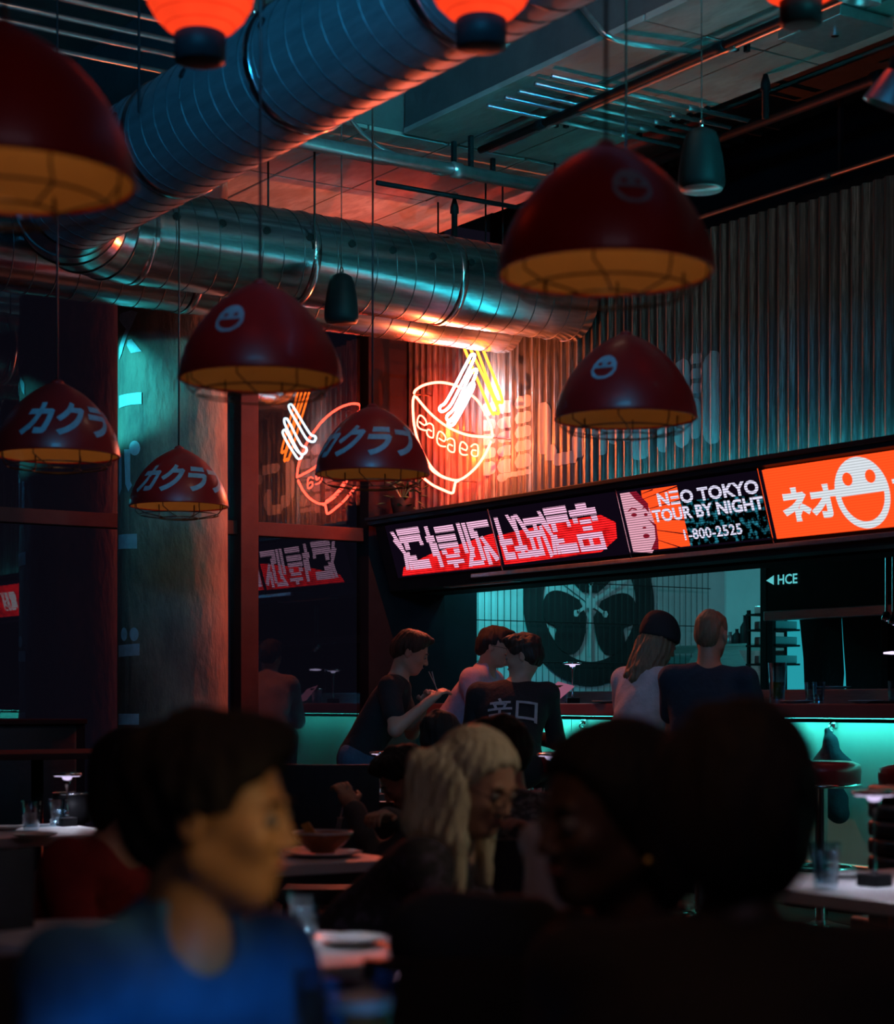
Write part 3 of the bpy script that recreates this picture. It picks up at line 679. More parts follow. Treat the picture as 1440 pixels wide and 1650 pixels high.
tube_part(real_pts([(180, 590), (300, 730), (430, 840), (560, 912), (700, 955), (905, 970)]), 'bowl_tube', 'neon_red')
tube_part(real_pts([(165, 575), (149, 620), (150, 740), (165, 880), (215, 1060), (310, 1235), (400, 1325), (490, 1366), (575, 1378), (660, 1335), (760, 1240), (840, 1120), (890, 1010)]), 'bowl_tube', 'neon_red')
tube_part(real_pts([(215, 1330), (240, 1350), (330, 1420), (430, 1468), (520, 1500), (540, 1450), (552, 1400), (580, 1384)]), 'foot_tube', 'neon_red')
tube_part(real_pts([(300, 1245), (350, 1300), (430, 1347), (500, 1368)], NU-.015), 'foot_tube', 'neon_red')
E_ = [(.25, .52), (.75, .60), (.92, .30), (.6, .05), (.25, .05), (.05, .4), (.05, .85), (.4, 1.0), (.9, .92)]
A_ = [(.1, .25), (.45, .05), (.92, .12), (.97, .6), (.9, .97), (.4, 1.0), (.15, .8), (.3, .52), (.72, .55)]
for sh, o, ax, ay in ((E_, (190, 745), (95, 45), (-5, 130)), (A_, (268, 815), (78, 32), (0, 135)), (E_, (375, 900), (92, 35), (0, 138)), (A_, (465, 960), (82, 26), (0, 132)),
                      (E_, (588, 1005), (82, 18), (3, 125)), (A_, (692, 1030), (76, 2), (0, 118))):
    tube_part(real_pts([(o[0]+ax[0]*a+ay[0]*b, o[1]+ax[1]*a+ay[1]*b) for a, b in sh]), 'meander_tube', 'neon_red', r=0.0052, n=2)
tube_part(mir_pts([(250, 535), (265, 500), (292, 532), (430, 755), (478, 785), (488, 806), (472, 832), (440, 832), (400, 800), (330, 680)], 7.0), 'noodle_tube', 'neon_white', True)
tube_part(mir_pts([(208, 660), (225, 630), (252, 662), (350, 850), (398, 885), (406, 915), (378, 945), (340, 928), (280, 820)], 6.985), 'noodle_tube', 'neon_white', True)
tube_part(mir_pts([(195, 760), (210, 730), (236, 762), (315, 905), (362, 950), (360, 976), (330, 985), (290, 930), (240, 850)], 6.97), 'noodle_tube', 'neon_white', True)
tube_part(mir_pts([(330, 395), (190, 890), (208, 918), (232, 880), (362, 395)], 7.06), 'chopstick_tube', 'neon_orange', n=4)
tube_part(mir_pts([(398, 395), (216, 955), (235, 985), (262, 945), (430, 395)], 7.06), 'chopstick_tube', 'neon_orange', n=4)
for q in ((165, 560), (905, 975), (575, 1380), (420, 450), (560, 912)):
    a = PU(*zr(q), NU); MB().tube([a, (WU-.005, a[1], a[2])], 0.006, 6).obj('standoff', M['chrome'], neon)

for (px_, py_, cl, en, of_) in ((700, 690, (1, .04, .004), 40, .13), (745, 730, (1, .05, .004), 40, .13), (720, 700, (1, .17, .045), 72, .55), (775, 625, (.75, .9, 1), 5, .13)):   # the sign's own light
    l = bpy.data.lights.new('neon_light', 'POINT'); l.color = cl; l.energy = en; l.shadow_soft_size = 0.0
    lo = bpy.data.objects.new('neon_light', l); COL.objects.link(lo); lo.parent = neon; lo.location = tuple(PU(px_, py_, WU-of_)-c0)

# ------------------------------------------------------------------ LED sign over the bar
SB_, ST_ = np.array([6.75, CZ+0.837]), np.array([6.646, CZ+1.181])
led = thing('led_sign', 'long black overhead sign box with bright tilted display panels above the bar', 'sign', (6.9, 7.0, CZ+.78))
mb = MB(); V = []
prof = [(6.79, CZ+.800), (6.785, CZ+.825), (6.682, CZ+1.19), (6.62, CZ+1.20), (6.62, CZ+1.238), (6.975, CZ+1.238), (6.975, CZ+.76), (6.80, CZ+.76)]
y0, y1 = 1.6, 10.98
mb.poly([(x, y0, z) for x, z in prof], (0, y1-y0, 0)); mb.obj('housing', M['black_metal'], led)
MB().box((6.60, y0, CZ+1.225), (6.64, y1, CZ+1.25), .004).obj('top_lip', M['black_metal'], led)
MB().box((6.745, y0, CZ+.79), (6.775, 9.92, CZ+.815), .004).obj('bottom_rail', M['conduit'], led)
M['teal_strip'] = emit('teal light strip', TEAL, 24.0)
MB().box((6.88, 1.6, CZ+1.24), (6.91, 8.8, CZ+1.25)).obj('light_strip', M['teal_strip'], led)
bd = [10.80, 9.55, 8.30, 7.15, 5.96, 4.8, 3.6, 2.4]
Zl = np.array([-.104, 0, .344]); HL = np.linalg.norm(Zl); Zl /= HL; Xl = np.array([0, -1., 0]); Yl = np.cross(Zl, Xl)
rot = Matrix([[Xl[i], Yl[i], Zl[i]] for i in range(3)]).to_euler()
def panel(v0, m, name='display_panel', w=None, v1=None):
    o = MB().box((0.012, 0.004, 0.0), ((v0-v1)-0.012, 0.03, HL)).me(name, m)
    ob = put(name, o, led, False); ob.location = tuple(np.array([6.75, v0, CZ+.837])-np.array(led.location)-0.008*Yl); ob.rotation_euler = rot
    return ob
def flat(parent, V, Fc, m, name, off=0.001):
    n = len(V); me = mesh(name, [(x, -off, z) for x, z in V]+[], Fc, m); return put(name, me, parent, False)
def ptext(parent, txt, x, z, size, m, bold=0.02, shear=0.0, sx=1.0, space=1.0, name='lettering', off=0.002, sk=0.0):
    V, Fc = text2d(txt, size, bold, shear, 0, space, sx); return flat(parent, [(a+x, b+z+sk*a) for a, b in V], Fc, m, name, off)
ST = 34*2.2
M['led_black'] = emit('dark display', (0.004, 0.002, 0.006), 1.0)
M['led_pink'] = emit('pink white display', (0.95, 0.50, 0.72), 1.15, ST, 0.06)
M['led_pale'] = emit('pale display', (0.78, 0.74, 0.95), 1.1, ST, 0.35)
M['led_red'] = emit('red display', (0.95, 0.012, 0.015), 1.5, ST, 0.2, (9, 0.15, 0.55))
M['led_orange'] = emit('orange display', (1.0, 0.075, 0.012), 1.25, ST, 0.80)
M['led_white'] = emit('white display', (0.80, 0.86, 0.92), 0.95, ST, 0.62)
M['led_city'] = emit('city display', (0.03, 0.30, 0.42), 1.0, ST, 0.3, (26, 0.5, 0.72))
M['led_face'] = emit('pink face display', (0.95, 0.45, 0.58), 0.9, ST, 0.3)
M['led_dkred'] = emit('dark red display', (0.32, 0.01, 0.03), 0.8, ST, 0.4)
M['led_line'] = emit('panel joint glint', (0.5, 0.6, 0.8), 0.8)
pans = [panel(bd[i], M['led_black'] if i not in (3,) else M['led_orange'], v1=bd[i+1]) for i in range(7)]
# joints between the panels
for i in range(1, 7):
    a = np.array([6.75, bd[i], CZ+.837])-0.022*Yl-0.02*Zl; b = a+Zl*(HL+.035)
    MB().tube([a, b], 0.0045, 6).obj('panel_joint', M['chrome'], led)
# panels 1 and 2: distorted pink lettering with a red glow below
def blob(x0, x1, z0, z1, taper=0.3): return [(x0, z0), (x1-taper*.3, z0), (x1, z0+(z1-z0)*.4), (x1-taper*.5, z1), (x0+.1, z1*.92)]
flat(pans[0], [(0.08, 0.012), (1.235, 0.012), (1.235, 0.22), (0.5, 0.14), (0.12, 0.07)], [(0, 1, 2, 3, 4)], M['led_red'], 'red_glow', 0.0005)
flat(pans[1], [(0.015, 0.015), (0.98, 0.03), (1.15, 0.10), (1.17, 0.19), (1.05, 0.245), (0.6, 0.235), (0.015, 0.20)], [(0, 1, 2, 3, 4, 5, 6)], M['led_red'], 'red_glow', 0.0005)
def glyph(parent, strokes, x, w, z0, h, m='led_pink', lean=-0.10):
    V = []; Fc = []
    for s in strokes:
        n = len(V)
        for a, b in s: V.append((x+a*w+lean*(b-.5)*w, z0+b*h))
        Fc.append(tuple(range(n, n+len(s))))
    flat(parent, V, Fc, M[m], 'lettering', 0.0015)
def R_(a, b, c, d, sk=0.0): return [(a, b), (c, b+sk), (c, d+sk), (a, d)]
g_ren = [[(.0, .95), (.12, .95), (.30, .55), (.20, .5)], [(.0, .75), (.12, .8), (.34, .42), (.26, .05), (.14, .05), (.22, .42)], [(.28, .04), (.38, .04), (.44, .45), (.34, .45)], R_(.22, .84, .98, .99), R_(.24, .66, .96, .82), R_(.34, .50, .5, .66), R_(.40, .04, 1.0, .24), R_(.40, .26, .62, .36), R_(.86, .56, .98, .66)]
g_haku = [R_(.02, .62, .30, .76), R_(.08, .30, .20, .98), R_(.2, .04, .32, .6), R_(.38, .80, 1.0, .94), R_(.36, .60, .98, .74), R_(.36, .44, .98, .56), R_(.48, .22, .92, .30), R_(.40, .32, .56, .42), R_(.78, .32, .96, .42), R_(.46, .08, 1.0, .18), R_(.64, .0, .78, .1)]
g_ei = [R_(.02, .30, .14, .96), R_(.18, .2, .30, .95), R_(.34, .80, .98, .95), R_(.34, .60, .5, .8), R_(.46, .10, .58, .74), [(.6, .6), (.7, .62), (1.0, .10), (.86, .06)], R_(.14, .02, .5, .12), R_(.62, .0, .74, .40), [(.0, .0), (.12, .0), (.36, .4), (.26, .46)]]
g_ru = [R_(.04, .10, .2, .96), R_(.0, .35, .5, .48), R_(.04, .04, .46, .2), [(.5, .98), (.62, .98), (.86, .6), (.74, .52)], R_(.70, .06, .84, .94), R_(.5, .20, .98, .32), R_(.54, .04, 1.0, .16)]
g_ta = [[(.0, .98), (.14, .98), (.40, .60), (.28, .5)], R_(.30, .72, .96, .88), R_(.26, .46, .90, .60), R_(.34, .04, .48, .60), R_(.14, .06, .74, .20), R_(.60, .10, .74, .74), [(.80, .66), (.92, .7), (1.04, .04), (.9, .0)]]
g_fu = [R_(.3, .92, .7, 1.04), R_(.0, .78, 1.0, .92), R_(.06, .64, .24, .76), R_(.76, .64, .98, .76), R_(.3, .6, .72, .70), R_(.34, .46, .7, .56), R_(.04, .30, 1.0, .42), R_(.04, .04, 1.0, .16), R_(.04, .16, .20, .3), R_(.44, .16, .58, .3), R_(.84, .16, 1.0, .3)]
glyph(pans[0], g_ren, 0.08, 0.36, 0.035, 0.295); glyph(pans[0], g_haku, 0.47, 0.36, 0.03, 0.295); glyph(pans[0], g_ei, 0.86, 0.36, 0.025, 0.30)
glyph(pans[1], g_ru, 0.02, 0.27, 0.03, 0.295); glyph(pans[1], g_ta, 0.24, 0.27, 0.03, 0.29); glyph(pans[1], g_ren, 0.48, 0.29, 0.03, 0.30); glyph(pans[1], g_fu, 0.78, 0.25, 0.03, 0.285)
# panel 3: face, orange rays, city, words
p3 = pans[2]
flat(p3, [(0.15, .012), (0.50, .012), (0.50, .347), (0.20, .347)], [(0, 1, 2, 3)], M['led_orange'], 'ray_field', .0004)
flat(p3, [(0.50, .012), (1.13, .012), (1.13, .24), (0.50, .26)], [(0, 1, 2, 3)], M['led_city'], 'city_picture', .0004)
rv = []; rf = []
for k, (a, b) in enumerate((((.2, .30), (.5, .345)), ((.2, .24), (.5, .27)), ((.2, .19), (.5, .16)), ((.2, .13), (.5, .08)), ((.2, .08), (.42, .012)), ((.2, .33), (.3, .347)))):
    n = len(rv); rv += [a, b, (b[0], b[1]-.007), (a[0], a[1]-.003)]; rf.append((n, n+1, n+2, n+3))
flat(p3, rv, rf, M['led_black'], 'ray_line', .0008)
fc = [(0.015, .012), (0.015, .347), (0.16, .347)]+[(0.10+0.15*math.cos(a), .16+.19*math.sin(a)) for a in np.linspace(1.1, -1.05, 14)]
flat(p3, fc, [tuple(range(len(fc)))[::-1]], M['led_face'], 'face_picture', .0010)
def shp(pts, m='led_dkred', name='face_feature', off=.0014): flat(p3, pts, [tuple(range(len(pts)))], M[m], name, off)
shp([(0.16, .347), (0.10, .347), (0.13, .31), (0.19, .26), (.225, .22), (.235, .27)])
shp([(0.05, .245), (0.09, .262), (0.13, .25), (0.13, .242), (0.09, .252), (.05, .238)])
shp([(0.17, .245), (0.20, .26), (0.215, .24), (0.20, .248)])
shp(oval(.095, .218, .026, .010)); shp(oval(.195, .212, .016, .009)); shp(oval(.158, .140, .017, .006)); shp(oval(.158, .093, .028, .013))
shp([(.20, .19), (.245, .14), (.23, .07), (.17, .012), (.235, .012), (.25, .06), (.262, .15)])
ptext(p3, 'NΞO TOKYO', 0.72, 0.284, 0.095, M['led_pale'], 0.034, 0, 1.38, 1.02)
ptext(p3, 'TOUR BY NIGHT', 0.69, 0.196, 0.095, M['led_pale'], 0.034, 0, 1.22, 1.0)
ptext(p3, '1-800-2525', 0.70, 0.075, 0.078, M['led_pale'], 0.020, 0, 1.30, 1.02)
# panel 4: orange with the big smiling face between ネオ and 東京
p4 = pans[3]
def ringfaces(cx, cz, r0, r1, a0, a1, n=40):
    V = []; Fc = []
    for i in range(n+1):
        a = a0+(a1-a0)*i/n; V += [(cx+r0*math.cos(a), cz+r0*math.sin(a)), (cx+r1*math.cos(a), cz+r1*math.sin(a))]
    for i in range(n): Fc.append((2*i, 2*i+1, 2*i+3, 2*i+2))
    return V, Fc
fx, fz, fr = 0.66, 0.182, 0.176
V, Fc = ringfaces(fx, fz, fr*.80, fr, PI*.97, 2*PI*1.015); flat(p4, V, Fc, M['led_white'], 'smiling_face_ring')
up = [(fx+fr*math.cos(a), fz+fr*math.sin(a)) for a in np.linspace(-0.02, PI+.05, 36)]
flat(p4, up, [tuple(range(len(up)))], M['led_white'], 'smiling_face_brow')
for sx_ in (-1, 1): e = oval(fx+sx_*.075, fz+.075, .033, .033, 20); flat(p4, e, [tuple(range(20))], M['led_orange'], 'smiling_face_eye', .002)
ptext(p4, 'ネオ', 0.30, 0.165, 0.185, M['led_white'], 0.05, 0, 1.1, 0.95); ptext(p4, '東京', 1.02, 0.165, 0.165, M['led_white'], 0.03, 0, 1.0)
# panels beyond the frame, seen only in the window reflection
flat(pans[4], [(0.3, .1), (0.8, .05), (1.0, .3), (.4, .33)], [(0, 1, 2, 3)], M['led_red'], 'red_glow')
for k in (5, 6): flat(pans[k], [(0.02, .02), (1.1, .02), (1.1, .33), (.02, .33)], [(0, 1, 2, 3)], M['led_red' if k == 5 else 'led_orange'], 'red_glow'); ptext(pans[k], '電脳', 0.5, 0.17, .2, M['led_white'], .02)

# tube lamps fixed beneath the sign
M['tube_white'] = mat('milky lamp tube', (0.65, 0.7, 0.72), 0.4, 0, (0.6, 0.66, 0.68), 10)
for (x0, yy0, x1, yy1, lb) in ((722, 944, 832, 930, 'milky tube lamp under the left end of the sign'), (957, 916, 1103, 901, 'milky tube lamp under the middle of the sign'), (1260, 887, 1440, 868, 'milky tube lamp under the right part of the sign')):
    a = PU(x0, yy0, 6.86); b = PU(x1, yy1, 6.86); z = (a[2]+b[2])/2
    t = thing('tube_lamp', lb, 'lamp', ((a[0]+b[0])/2, (a[1]+b[1])/2, z), 0, 'tube lamps under the sign')
    MB().box((6.83, b[1]+.02, z+.0), (6.89, a[1]-.02, z+.045), .006).obj('fixture', M['conduit'], t)
    MB().tube([(6.86, b[1]+.03, z-.008), (6.86, a[1]-.03, z-.008)], 0.015, 12).obj('tube', M['tube_white'], t, True)
    MB().box((6.82, b[1], z-.02), (6.90, b[1]+.03, CZ+.79), .004).obj('end_bracket', M['conduit'], t); MB().box((6.82, a[1]-.03, z-.02), (6.90, a[1], CZ+.79), .004).obj('end_bracket', M['conduit'], t)

# ------------------------------------------------------------------ bar
CT = CZ-0.005
bar = thing('bar_counter', 'long bar counter with dark red edge and pale front glowing teal', 'bar counter', (7.2, 6.5, 0.15))
MB().box((7.0, 1.8, CT-.075), (7.62, 10.95, CT), .008).obj('countertop', M['counter_top'], bar)
y = 10.95
while y > 2.0:
    MB().box((7.17, y-1.52, 0.25), (7.21, y-0.004, CT-.077)).obj('front_panel', M['counter_panel'], bar); y -= 1.524
MB().box((7.215, 1.85, 0.15), (7.6, 10.93, CT-.078)).obj('carcass', M['black_metal'], bar)
M['bar_strip'] = emit('teal strip light', (0.05, 0.85, 0.72), 18.0)
MB().box((7.07, 1.85, CT-.088), (7.10, 10.9, CT-.077)).obj('light_strip', M['bar_strip'], bar)
MB().box((7.02, 1.85, CT-.098), (7.035, 10.93, CT-.077)).obj('strip_cover', M['black_metal'], bar)
MB().tube([(6.93, 1.9, .42), (6.93, 11.2, .42)], .022, 12).obj('foot_rail', M['steel'], bar, True)
shelf = MB().box((7.62, 1.8, CT-.02), (7.95, 11.2, CZ+.075), .006)
single('pass_shelf', shelf, M['steel'], 'brushed steel pass shelf rising along the back of the bar counter', 'shelf')
def hook(px, py, label):
    p = PU(px, py, 7.165); t = thing('bag_hook', label, 'hook', tuple(p), 0, 'bag hooks under the bar')
    MB().tube([p+np.array([.004, 0, .03]), p+np.array([-.03, 0, .02]), p+np.array([-.045, 0, -.01]), p+np.array([-.03, 0, -.035]), p+np.array([-.018, 0, -.02])], .006, 8).obj('prong', M['chrome'], t, True)
    MB().lathe([(0.02, -.02), (0.022, 0), (0.02, .02)], (p[0]-.004, p[1], p[2]+.02), 12).obj('plate', M['chrome'], t)
    MB().ball((p[0]-.018, p[1], p[2]-.02), .011).obj('knob', M['chrome'], t, True)
hook(943, 1167, 'chrome bag hook on the glowing bar front left of the white top'); hook(1344, 1172, 'chrome bag hook holding the hanging jacket')

def stool(px, dep, label, top=0.97):
    p = PD(px, HY, dep); t = thing('bar_stool', label, 'bar stool', (p[0], p[1], 0.15), 0, 'red bar stools'); c = (p[0], p[1], 0)
    MB().lathe([(.165, top-.125), (.185, top-.11), (.19, top-.05), (.187, top-.02), (.15, top-.003), (0.0, top)], c, 40, True).obj('seat', M['red_vinyl'], t, True)
    MB().lathe([(.186, top-.128), (.194, top-.126), (.194, top-.112), (.186, top-.110)], c, 40, False).obj('trim_ring', M['chrome'], t, True)
    MB().lathe([(.03, .17), (.03, top-.13)], c, 16, False).obj('post', M['chrome'], t, True)
    MB().tube([(p[0]+.16*math.cos(2*PI*i/24), p[1]+.16*math.sin(2*PI*i/24), .45) for i in range(24)], .01, 8, False, True).obj('footrest', M['chrome'], t, True)
    MB().lathe([(.21, .15), (.21, .165), (.06, .19), (.03, .2)], c, 32).obj('base', M['chrome'], t, True)
    return p
stool(1323, 9.15, 'red bar stool under the hanging jacket'); stool(1483, 8.6, 'red bar stool cut off by the right edge')
stool(906, 10.75, 'red bar stool right of the man in the lettered jacket')

# table lamp with flat disc head
M['disc_glow'] = emit('lamp disc underside', (0.80, 0.66, 1.0), 1.4)
def table_lamp(p, h, label, power=1.2, rd=0.055, glow=True, group='slim disc table lamps'):
    p = np.array(p, float); t = thing('table_lamp', label, 'table lamp', tuple(p), 0, group); c = tuple(p)
    s = h/0.26
    MB().box((p[0]-.035, p[1]-.035, p[2]), (p[0]+.035, p[1]+.035, p[2]+.035), .005).obj('base', M['black_metal'], t)
    MB().lathe([(.012, .034), (.006, .05), (.0045, .09), (.005, h-.07), (.010, h-.045), (.022, h-.010)], c, 16, True).obj('stem', M['chrome'], t, True)
    MB().lathe([(.012, h-.010), (rd*.95, h-.006), (rd, h), (rd*.9, h+.005), (0.0, h+.008)], c, 32, True).obj('disc_head', M['chrome'], t, True)
    MB().lathe([(rd*.35, h-.0105), (rd*.85, h-.0085)], c, 32, False).obj('light_ring', M['disc_glow'], t)
    l = bpy.data.lights.new('table_light', 'SPOT'); l.color = (0.78, 0.82, 1.0); l.energy = power; l.spot_size = math.radians(150); l.spot_blend = .5; l.shadow_soft_size = 0.03
    lo = bpy.data.objects.new('table_light', l); COL.objects.link(lo); lo.parent = t; lo.location = (0, 0, h-.02)
    return t
def solid_glass(p, r, h, label, fill=0.0, what='water', cat='glass', group=None, jar=False, facet=True):
    p = np.array(p, float); t = thing('drinking_glass' if not jar else 'glass_jar', label, cat if not jar else 'jar', tuple(p), 0, group); n = 20
    MB().lathe([(r*.72, 0), (r*.78, h*.1), (r*.92, h*.7), (r, h), (r*.95, h), (r*.86, h*.7), (r*.72, h*.12), (0.0, h*.1)], tuple(p), n, False).obj('glass_wall', M['glass'], t, not facet)
    if fill: MB().lathe([(0, h*.11), (r*.70, h*.12), (r*.70+r*.16*fill, h*fill), (0, h*fill)], tuple(p), n, False).obj('drink', M[what], t, True)
    if jar: MB().lathe([(r*.98, h*.92), (r*1.02, h*.93), (r*1.02, h*1.08), (0, h*1.1)], tuple(p), n, False).obj('lid', M['chrome'], t, True)
    return t
def plate(p, r, label, m='plate', group=None):
    p = np.array(p, float); mb = MB().lathe([(0, .004), (r*.55, .004), (r*.6, .006), (r, .018), (r*1.0, .021), (r*.62, .011), (r*.55, .009), (0, .009)], tuple(p-[0, 0, .004]), 32, False)
    o = single('plate', mb, M[m], label, 'plate', group, True); smooth_by_angle(o.data, 25); return o
def onbar(px, u=7.25, z=None): p = PU(px, HY, u); p[2] = CT if z is None else z; return p
table_lamp(onbar(922, 7.3), 0.255, 'slim table lamp on the bar right of the glass jar', 0.5, 0.06)
solid_glass(onbar(905, 7.18), .045, .105, 'clear glass jar with steel lid on the bar beside the slim lamp', .5, jar=True)
solid_glass(onbar(1252, 7.3), .052, .225, 'tall beer glass half full of amber beer, on the bar', .52, 'beer')
solid_glass(onbar(1306, 7.3), .034, .115, 'clear tumbler on the bar, left of the pair right of the beer', .4, group='tumblers on the bar')
solid_glass(onbar(1319, 7.2), .034, .115, 'clear tumbler on the bar, right of the pair right of the beer', .4, group='tumblers on the bar')
solid_glass(onbar(1440, 7.2), .034, .115, 'clear tumbler on the bar cut off by the right edge', .3, group='tumblers on the bar')
plate(onbar(1283, 7.1), .09, 'white plate on the bar under the beer glass'); plate(onbar(1395, 7.12), .09, 'white plate on the bar near the right edge'); plate(onbar(985, 7.1), .12, 'flat dish on the bar left of the woman in the beanie')
plate(onbar(1342, 7.72, CZ+.075), .10, 'white dish on the steel shelf before the black curtain')
mn = thing('menu_board', 'glowing pink menu card held over the bar by the lettered jacket', 'menu', tuple(onbar(880, 7.05))); a = onbar(884, 7.05); 
MB().poly([a+np.array([0, .11, .02]), a+np.array([0, -.06, .0]), a+np.array([.12, -.10, .10]), a+np.array([.12, .07, .13])], (.004, 0, .008)).obj('card', M['tablet'], mn)
dk = MB().box((7.08, 4.2, CT), (7.55, 6.9, CT+.012), .003); single('bar_mat', dk, M['black_metal'], 'thin dark serving mat lying along the bar at the right', 'mat')

# ------------------------------------------------------------------ kitchen behind the bar
KW = 11.40
struct('wall_kitchen_left', MB().box((7.62, KW, 0), (10.35, KW+.08, 3.1)), M['kitchen_wall'])
struct('wall_kitchen_back', MB().box((10.2, 1.6, 0), (10.3, KW, 3.1)), M['kitchen_wall'])
struct('ceiling_kitchen', MB().box((7.5, 1.6, 3.1), (10.3, KW, 3.16)), M['dark_slab'])
struct('trim_opening_left', MB().box((7.32, 11.12, 0.15), (7.62, 11.38, CZ+.9), .01), M['black_wall'])
emb = thing('wall_emblem', 'large round black crest with three heart-shaped leaves on the kitchen wall', 'emblem', tuple(PV(950, 1098, KW-.01)))
ec_ = PV(951, 972, KW-.012); ER1 = 0.62
def ering(cx, cz, r0, r1, y, n=64, name='ring', m='emblem_black'):
    V, Fc = ringfaces(cx, cz, r0, r1, 0, 2*PI, n); V3 = [(a, y, b) for a, b in V]
    return put(name, mesh(name, V3+[(a, y+.006, b) for a, b, in V], Fc, M[m]), emb)
ering(ec_[0], ec_[2], 0.445, 0.63, KW-.010, name='outer_ring')
mb = MB()
for k in (90, 210, 330):
    d = np.array([math.cos(math.radians(k)), math.sin(math.radians(k))]); n_ = np.array([-d[1], d[0]])
    pts = []
    for i in range(48):      # heart with its tip at the centre
        th = -57.5+115*i/47; rr = .425*max(0, 1-(abs(th)/58)**5)**.5*(1-.20*math.exp(-(th/9)**2)); q = d*(.035+rr*math.cos(math.radians(th)))+n_*rr*math.sin(math.radians(th)); pts.append((ec_[0]+q[0], KW-.014, ec_[2]+q[1]))
    MB().poly(pts, (0, .004, 0)).obj('leaf', M['emblem_black'], emb)
for k in (30, 150, 270, 90, 210, 330):
    d = np.array([math.cos(math.radians(k)), 0, math.sin(math.radians(k))]); n_ = np.array([-d[2], 0, d[0]]); c = np.array([ec_[0], KW-.018, ec_[2]])
    L_ = .40 if k in (30, 150, 270) else .15; w = .012
    MB().poly([c-n_*.03, c+d*.06-n_*w, c+d*L_-n_*w, c+d*L_+n_*w, c+d*.06+n_*w, c+n_*.03], (0, .003, 0)).obj('spoke', M['kitchen_wall'], emb)
    if L_ < .2: q = c+d*(L_+.01); MB().poly([(q[0]+.028*math.cos(j*PI/3), q[1], q[2]+.028*math.sin(j*PI/3)) for j in range(6)], (0, .003, 0)).obj('knob', M['kitchen_wall'], emb)
MB().poly([(ec_[0]+.05*math.cos(j*PI/3+.52), KW-.020, ec_[2]+.05*math.sin(j*PI/3+.52)) for j in range(6)], (0, .003, 0)).obj('hub', M['kitchen_wall'], emb)
# wire mesh screen in front of the wall
mw = MB(); x = 7.66
while x < 10.0: mw.tube([(x, KW-.06, CZ-.05), (x, KW-.06, 2.75)], .0028, 5); x += .058
for z in (CZ+.03, CZ+.30, CZ+.60, CZ+.90, CZ+1.2): mw.tube([(7.62, KW-.065, z), (10.0, KW-.065, z)], .004, 5)
t = thing('wire_screen', 'fine black wire mesh screen standing before the crest wall', 'wire mesh', (8.8, KW-.06, CZ-.05)); tag(mw.obj('wires', M['wire'], t), kind='stuff')
MB().box((7.62, KW-.075, CZ-.08), (10.0, KW-.05, CZ-.05)).obj('bottom_bar', M['black_metal'], t)
# security camera
p = PU(745, 953, 7.7); t = thing('security_camera', 'small white dome security camera at the upper left of the kitchen opening', 'camera', tuple(p+np.array([0, 0, .1])))
MB().lathe([(.045, .05), (.05, .03), (.05, .0), (.04, -.01)], tuple(p), 20).obj('mount', M['plate'], t, True); MB().ball(tuple(p-np.array([0, 0, .012])), .036).obj('dome', M['black_metal'], t, True)
# extractor hood
a = PU(1237, 955, 8.3); hz = CZ+.545
t = thing('extractor_hood', 'dark extractor hood with bright lower lip over the kitchen at right', 'hood', (9.0, 6.5, hz))
MB().poly([(8.3, 3.4, hz), (8.3, 3.4, 2.5), (8.6, 3.4, 2.9), (9.9, 3.4, 2.9), (9.9, 3.4, hz)], (0, a[1]-3.4, 0)).obj('canopy', M['black_metal'], t)
MB().box((8.26, 3.4, hz-.03), (8.34, a[1], hz+.03), .006).obj('lip', M['steel'], t)
V, Fc = text2d('HCE', .085, .02); q = PU(1268, 933, 8.29); M['hce'] = emit('teal sign letters', (.15, .75, .8), .7)
put('lettering', mesh('lettering', [(8.292, q[1]-x_*1.1, q[2]+z_) for x_, z_ in V], Fc, M['hce']), t)
V = [(q[0], q[1]+.19, q[2]), (q[0], q[1]+.12, q[2]+.03), (q[0], q[1]+.12, q[2]-.03)]; put('arrow_mark', mesh('arrow_mark', V, [(0, 2, 1)], M['hce']), t)
# steel shelf with bottles and dark things, stacked trays
q0 = PU(1085, 1042, 9.6); q1 = PU(1280, 1042, 9.6)
t = thing('wall_shelf', 'steel wall shelf behind the man in the blue tee', 'shelf', (9.8, (q0[1]+q1[1])/2, q0[2])); MB().box((9.5, q1[1], q0[2]-.02), (10.19, q0[1], q0[2]), .004).obj('board', M['steel'], t)
MB().box((9.5, q1[1], q0[2]-.06), (9.52, q0[1], q0[2]-.021)).obj('front_lip', M['steel'], t)
def bottle(px, h, label, m='black_metal', u=9.7):
    p = PU(px, 1042, u); z = q0[2]; mb = MB().lathe([(.035, 0), (.037, .01), (.037, h*.6), (.014, h*.78), (.013, h*.96), (.016, h)], (p[0], p[1], z), 20)
    single('bottle', mb, M[m], label, 'bottle', 'bottles on the kitchen shelf', True)
bottle(1200, .22, 'tall dark bottle on the kitchen shelf right of the man in the blue tee'); bottle(1187, .12, 'short dark bottle left of the tall bottle on the kitchen shelf'); bottle(1176, .10, 'smallest dark bottle on the kitchen shelf', 'galv_dark')
st = PU(1258, 1130, 8.9)
for k, (yy) in enumerate((985, 1010, 1035, 1065)):
    q = PU(1258, yy, 8.9); nm = ('topmost', 'second', 'third', 'lowest')[k]
    mb = MB().box((8.75, q[1]-.10, q[2]-.018), (9.05, q[1]+.10, q[2]+.035), .006); single('food_tray', mb, M['plate'], f'{nm} of the pale trays racked left of the black curtain', 'tray', 'racked trays')
mb = MB()
t = thing('tray_rack', 'black rack holding the pale trays', 'rack', (8.9, q[1], CZ+.02))
for sx in (8.72, 9.06):
    for sy in (-.12, .12): MB().box((sx-.01, q[1]+sy-.01, CZ-.1), (sx+.01, q[1]+sy+.01, CZ+.62)).obj('post', M['black_metal'], t)
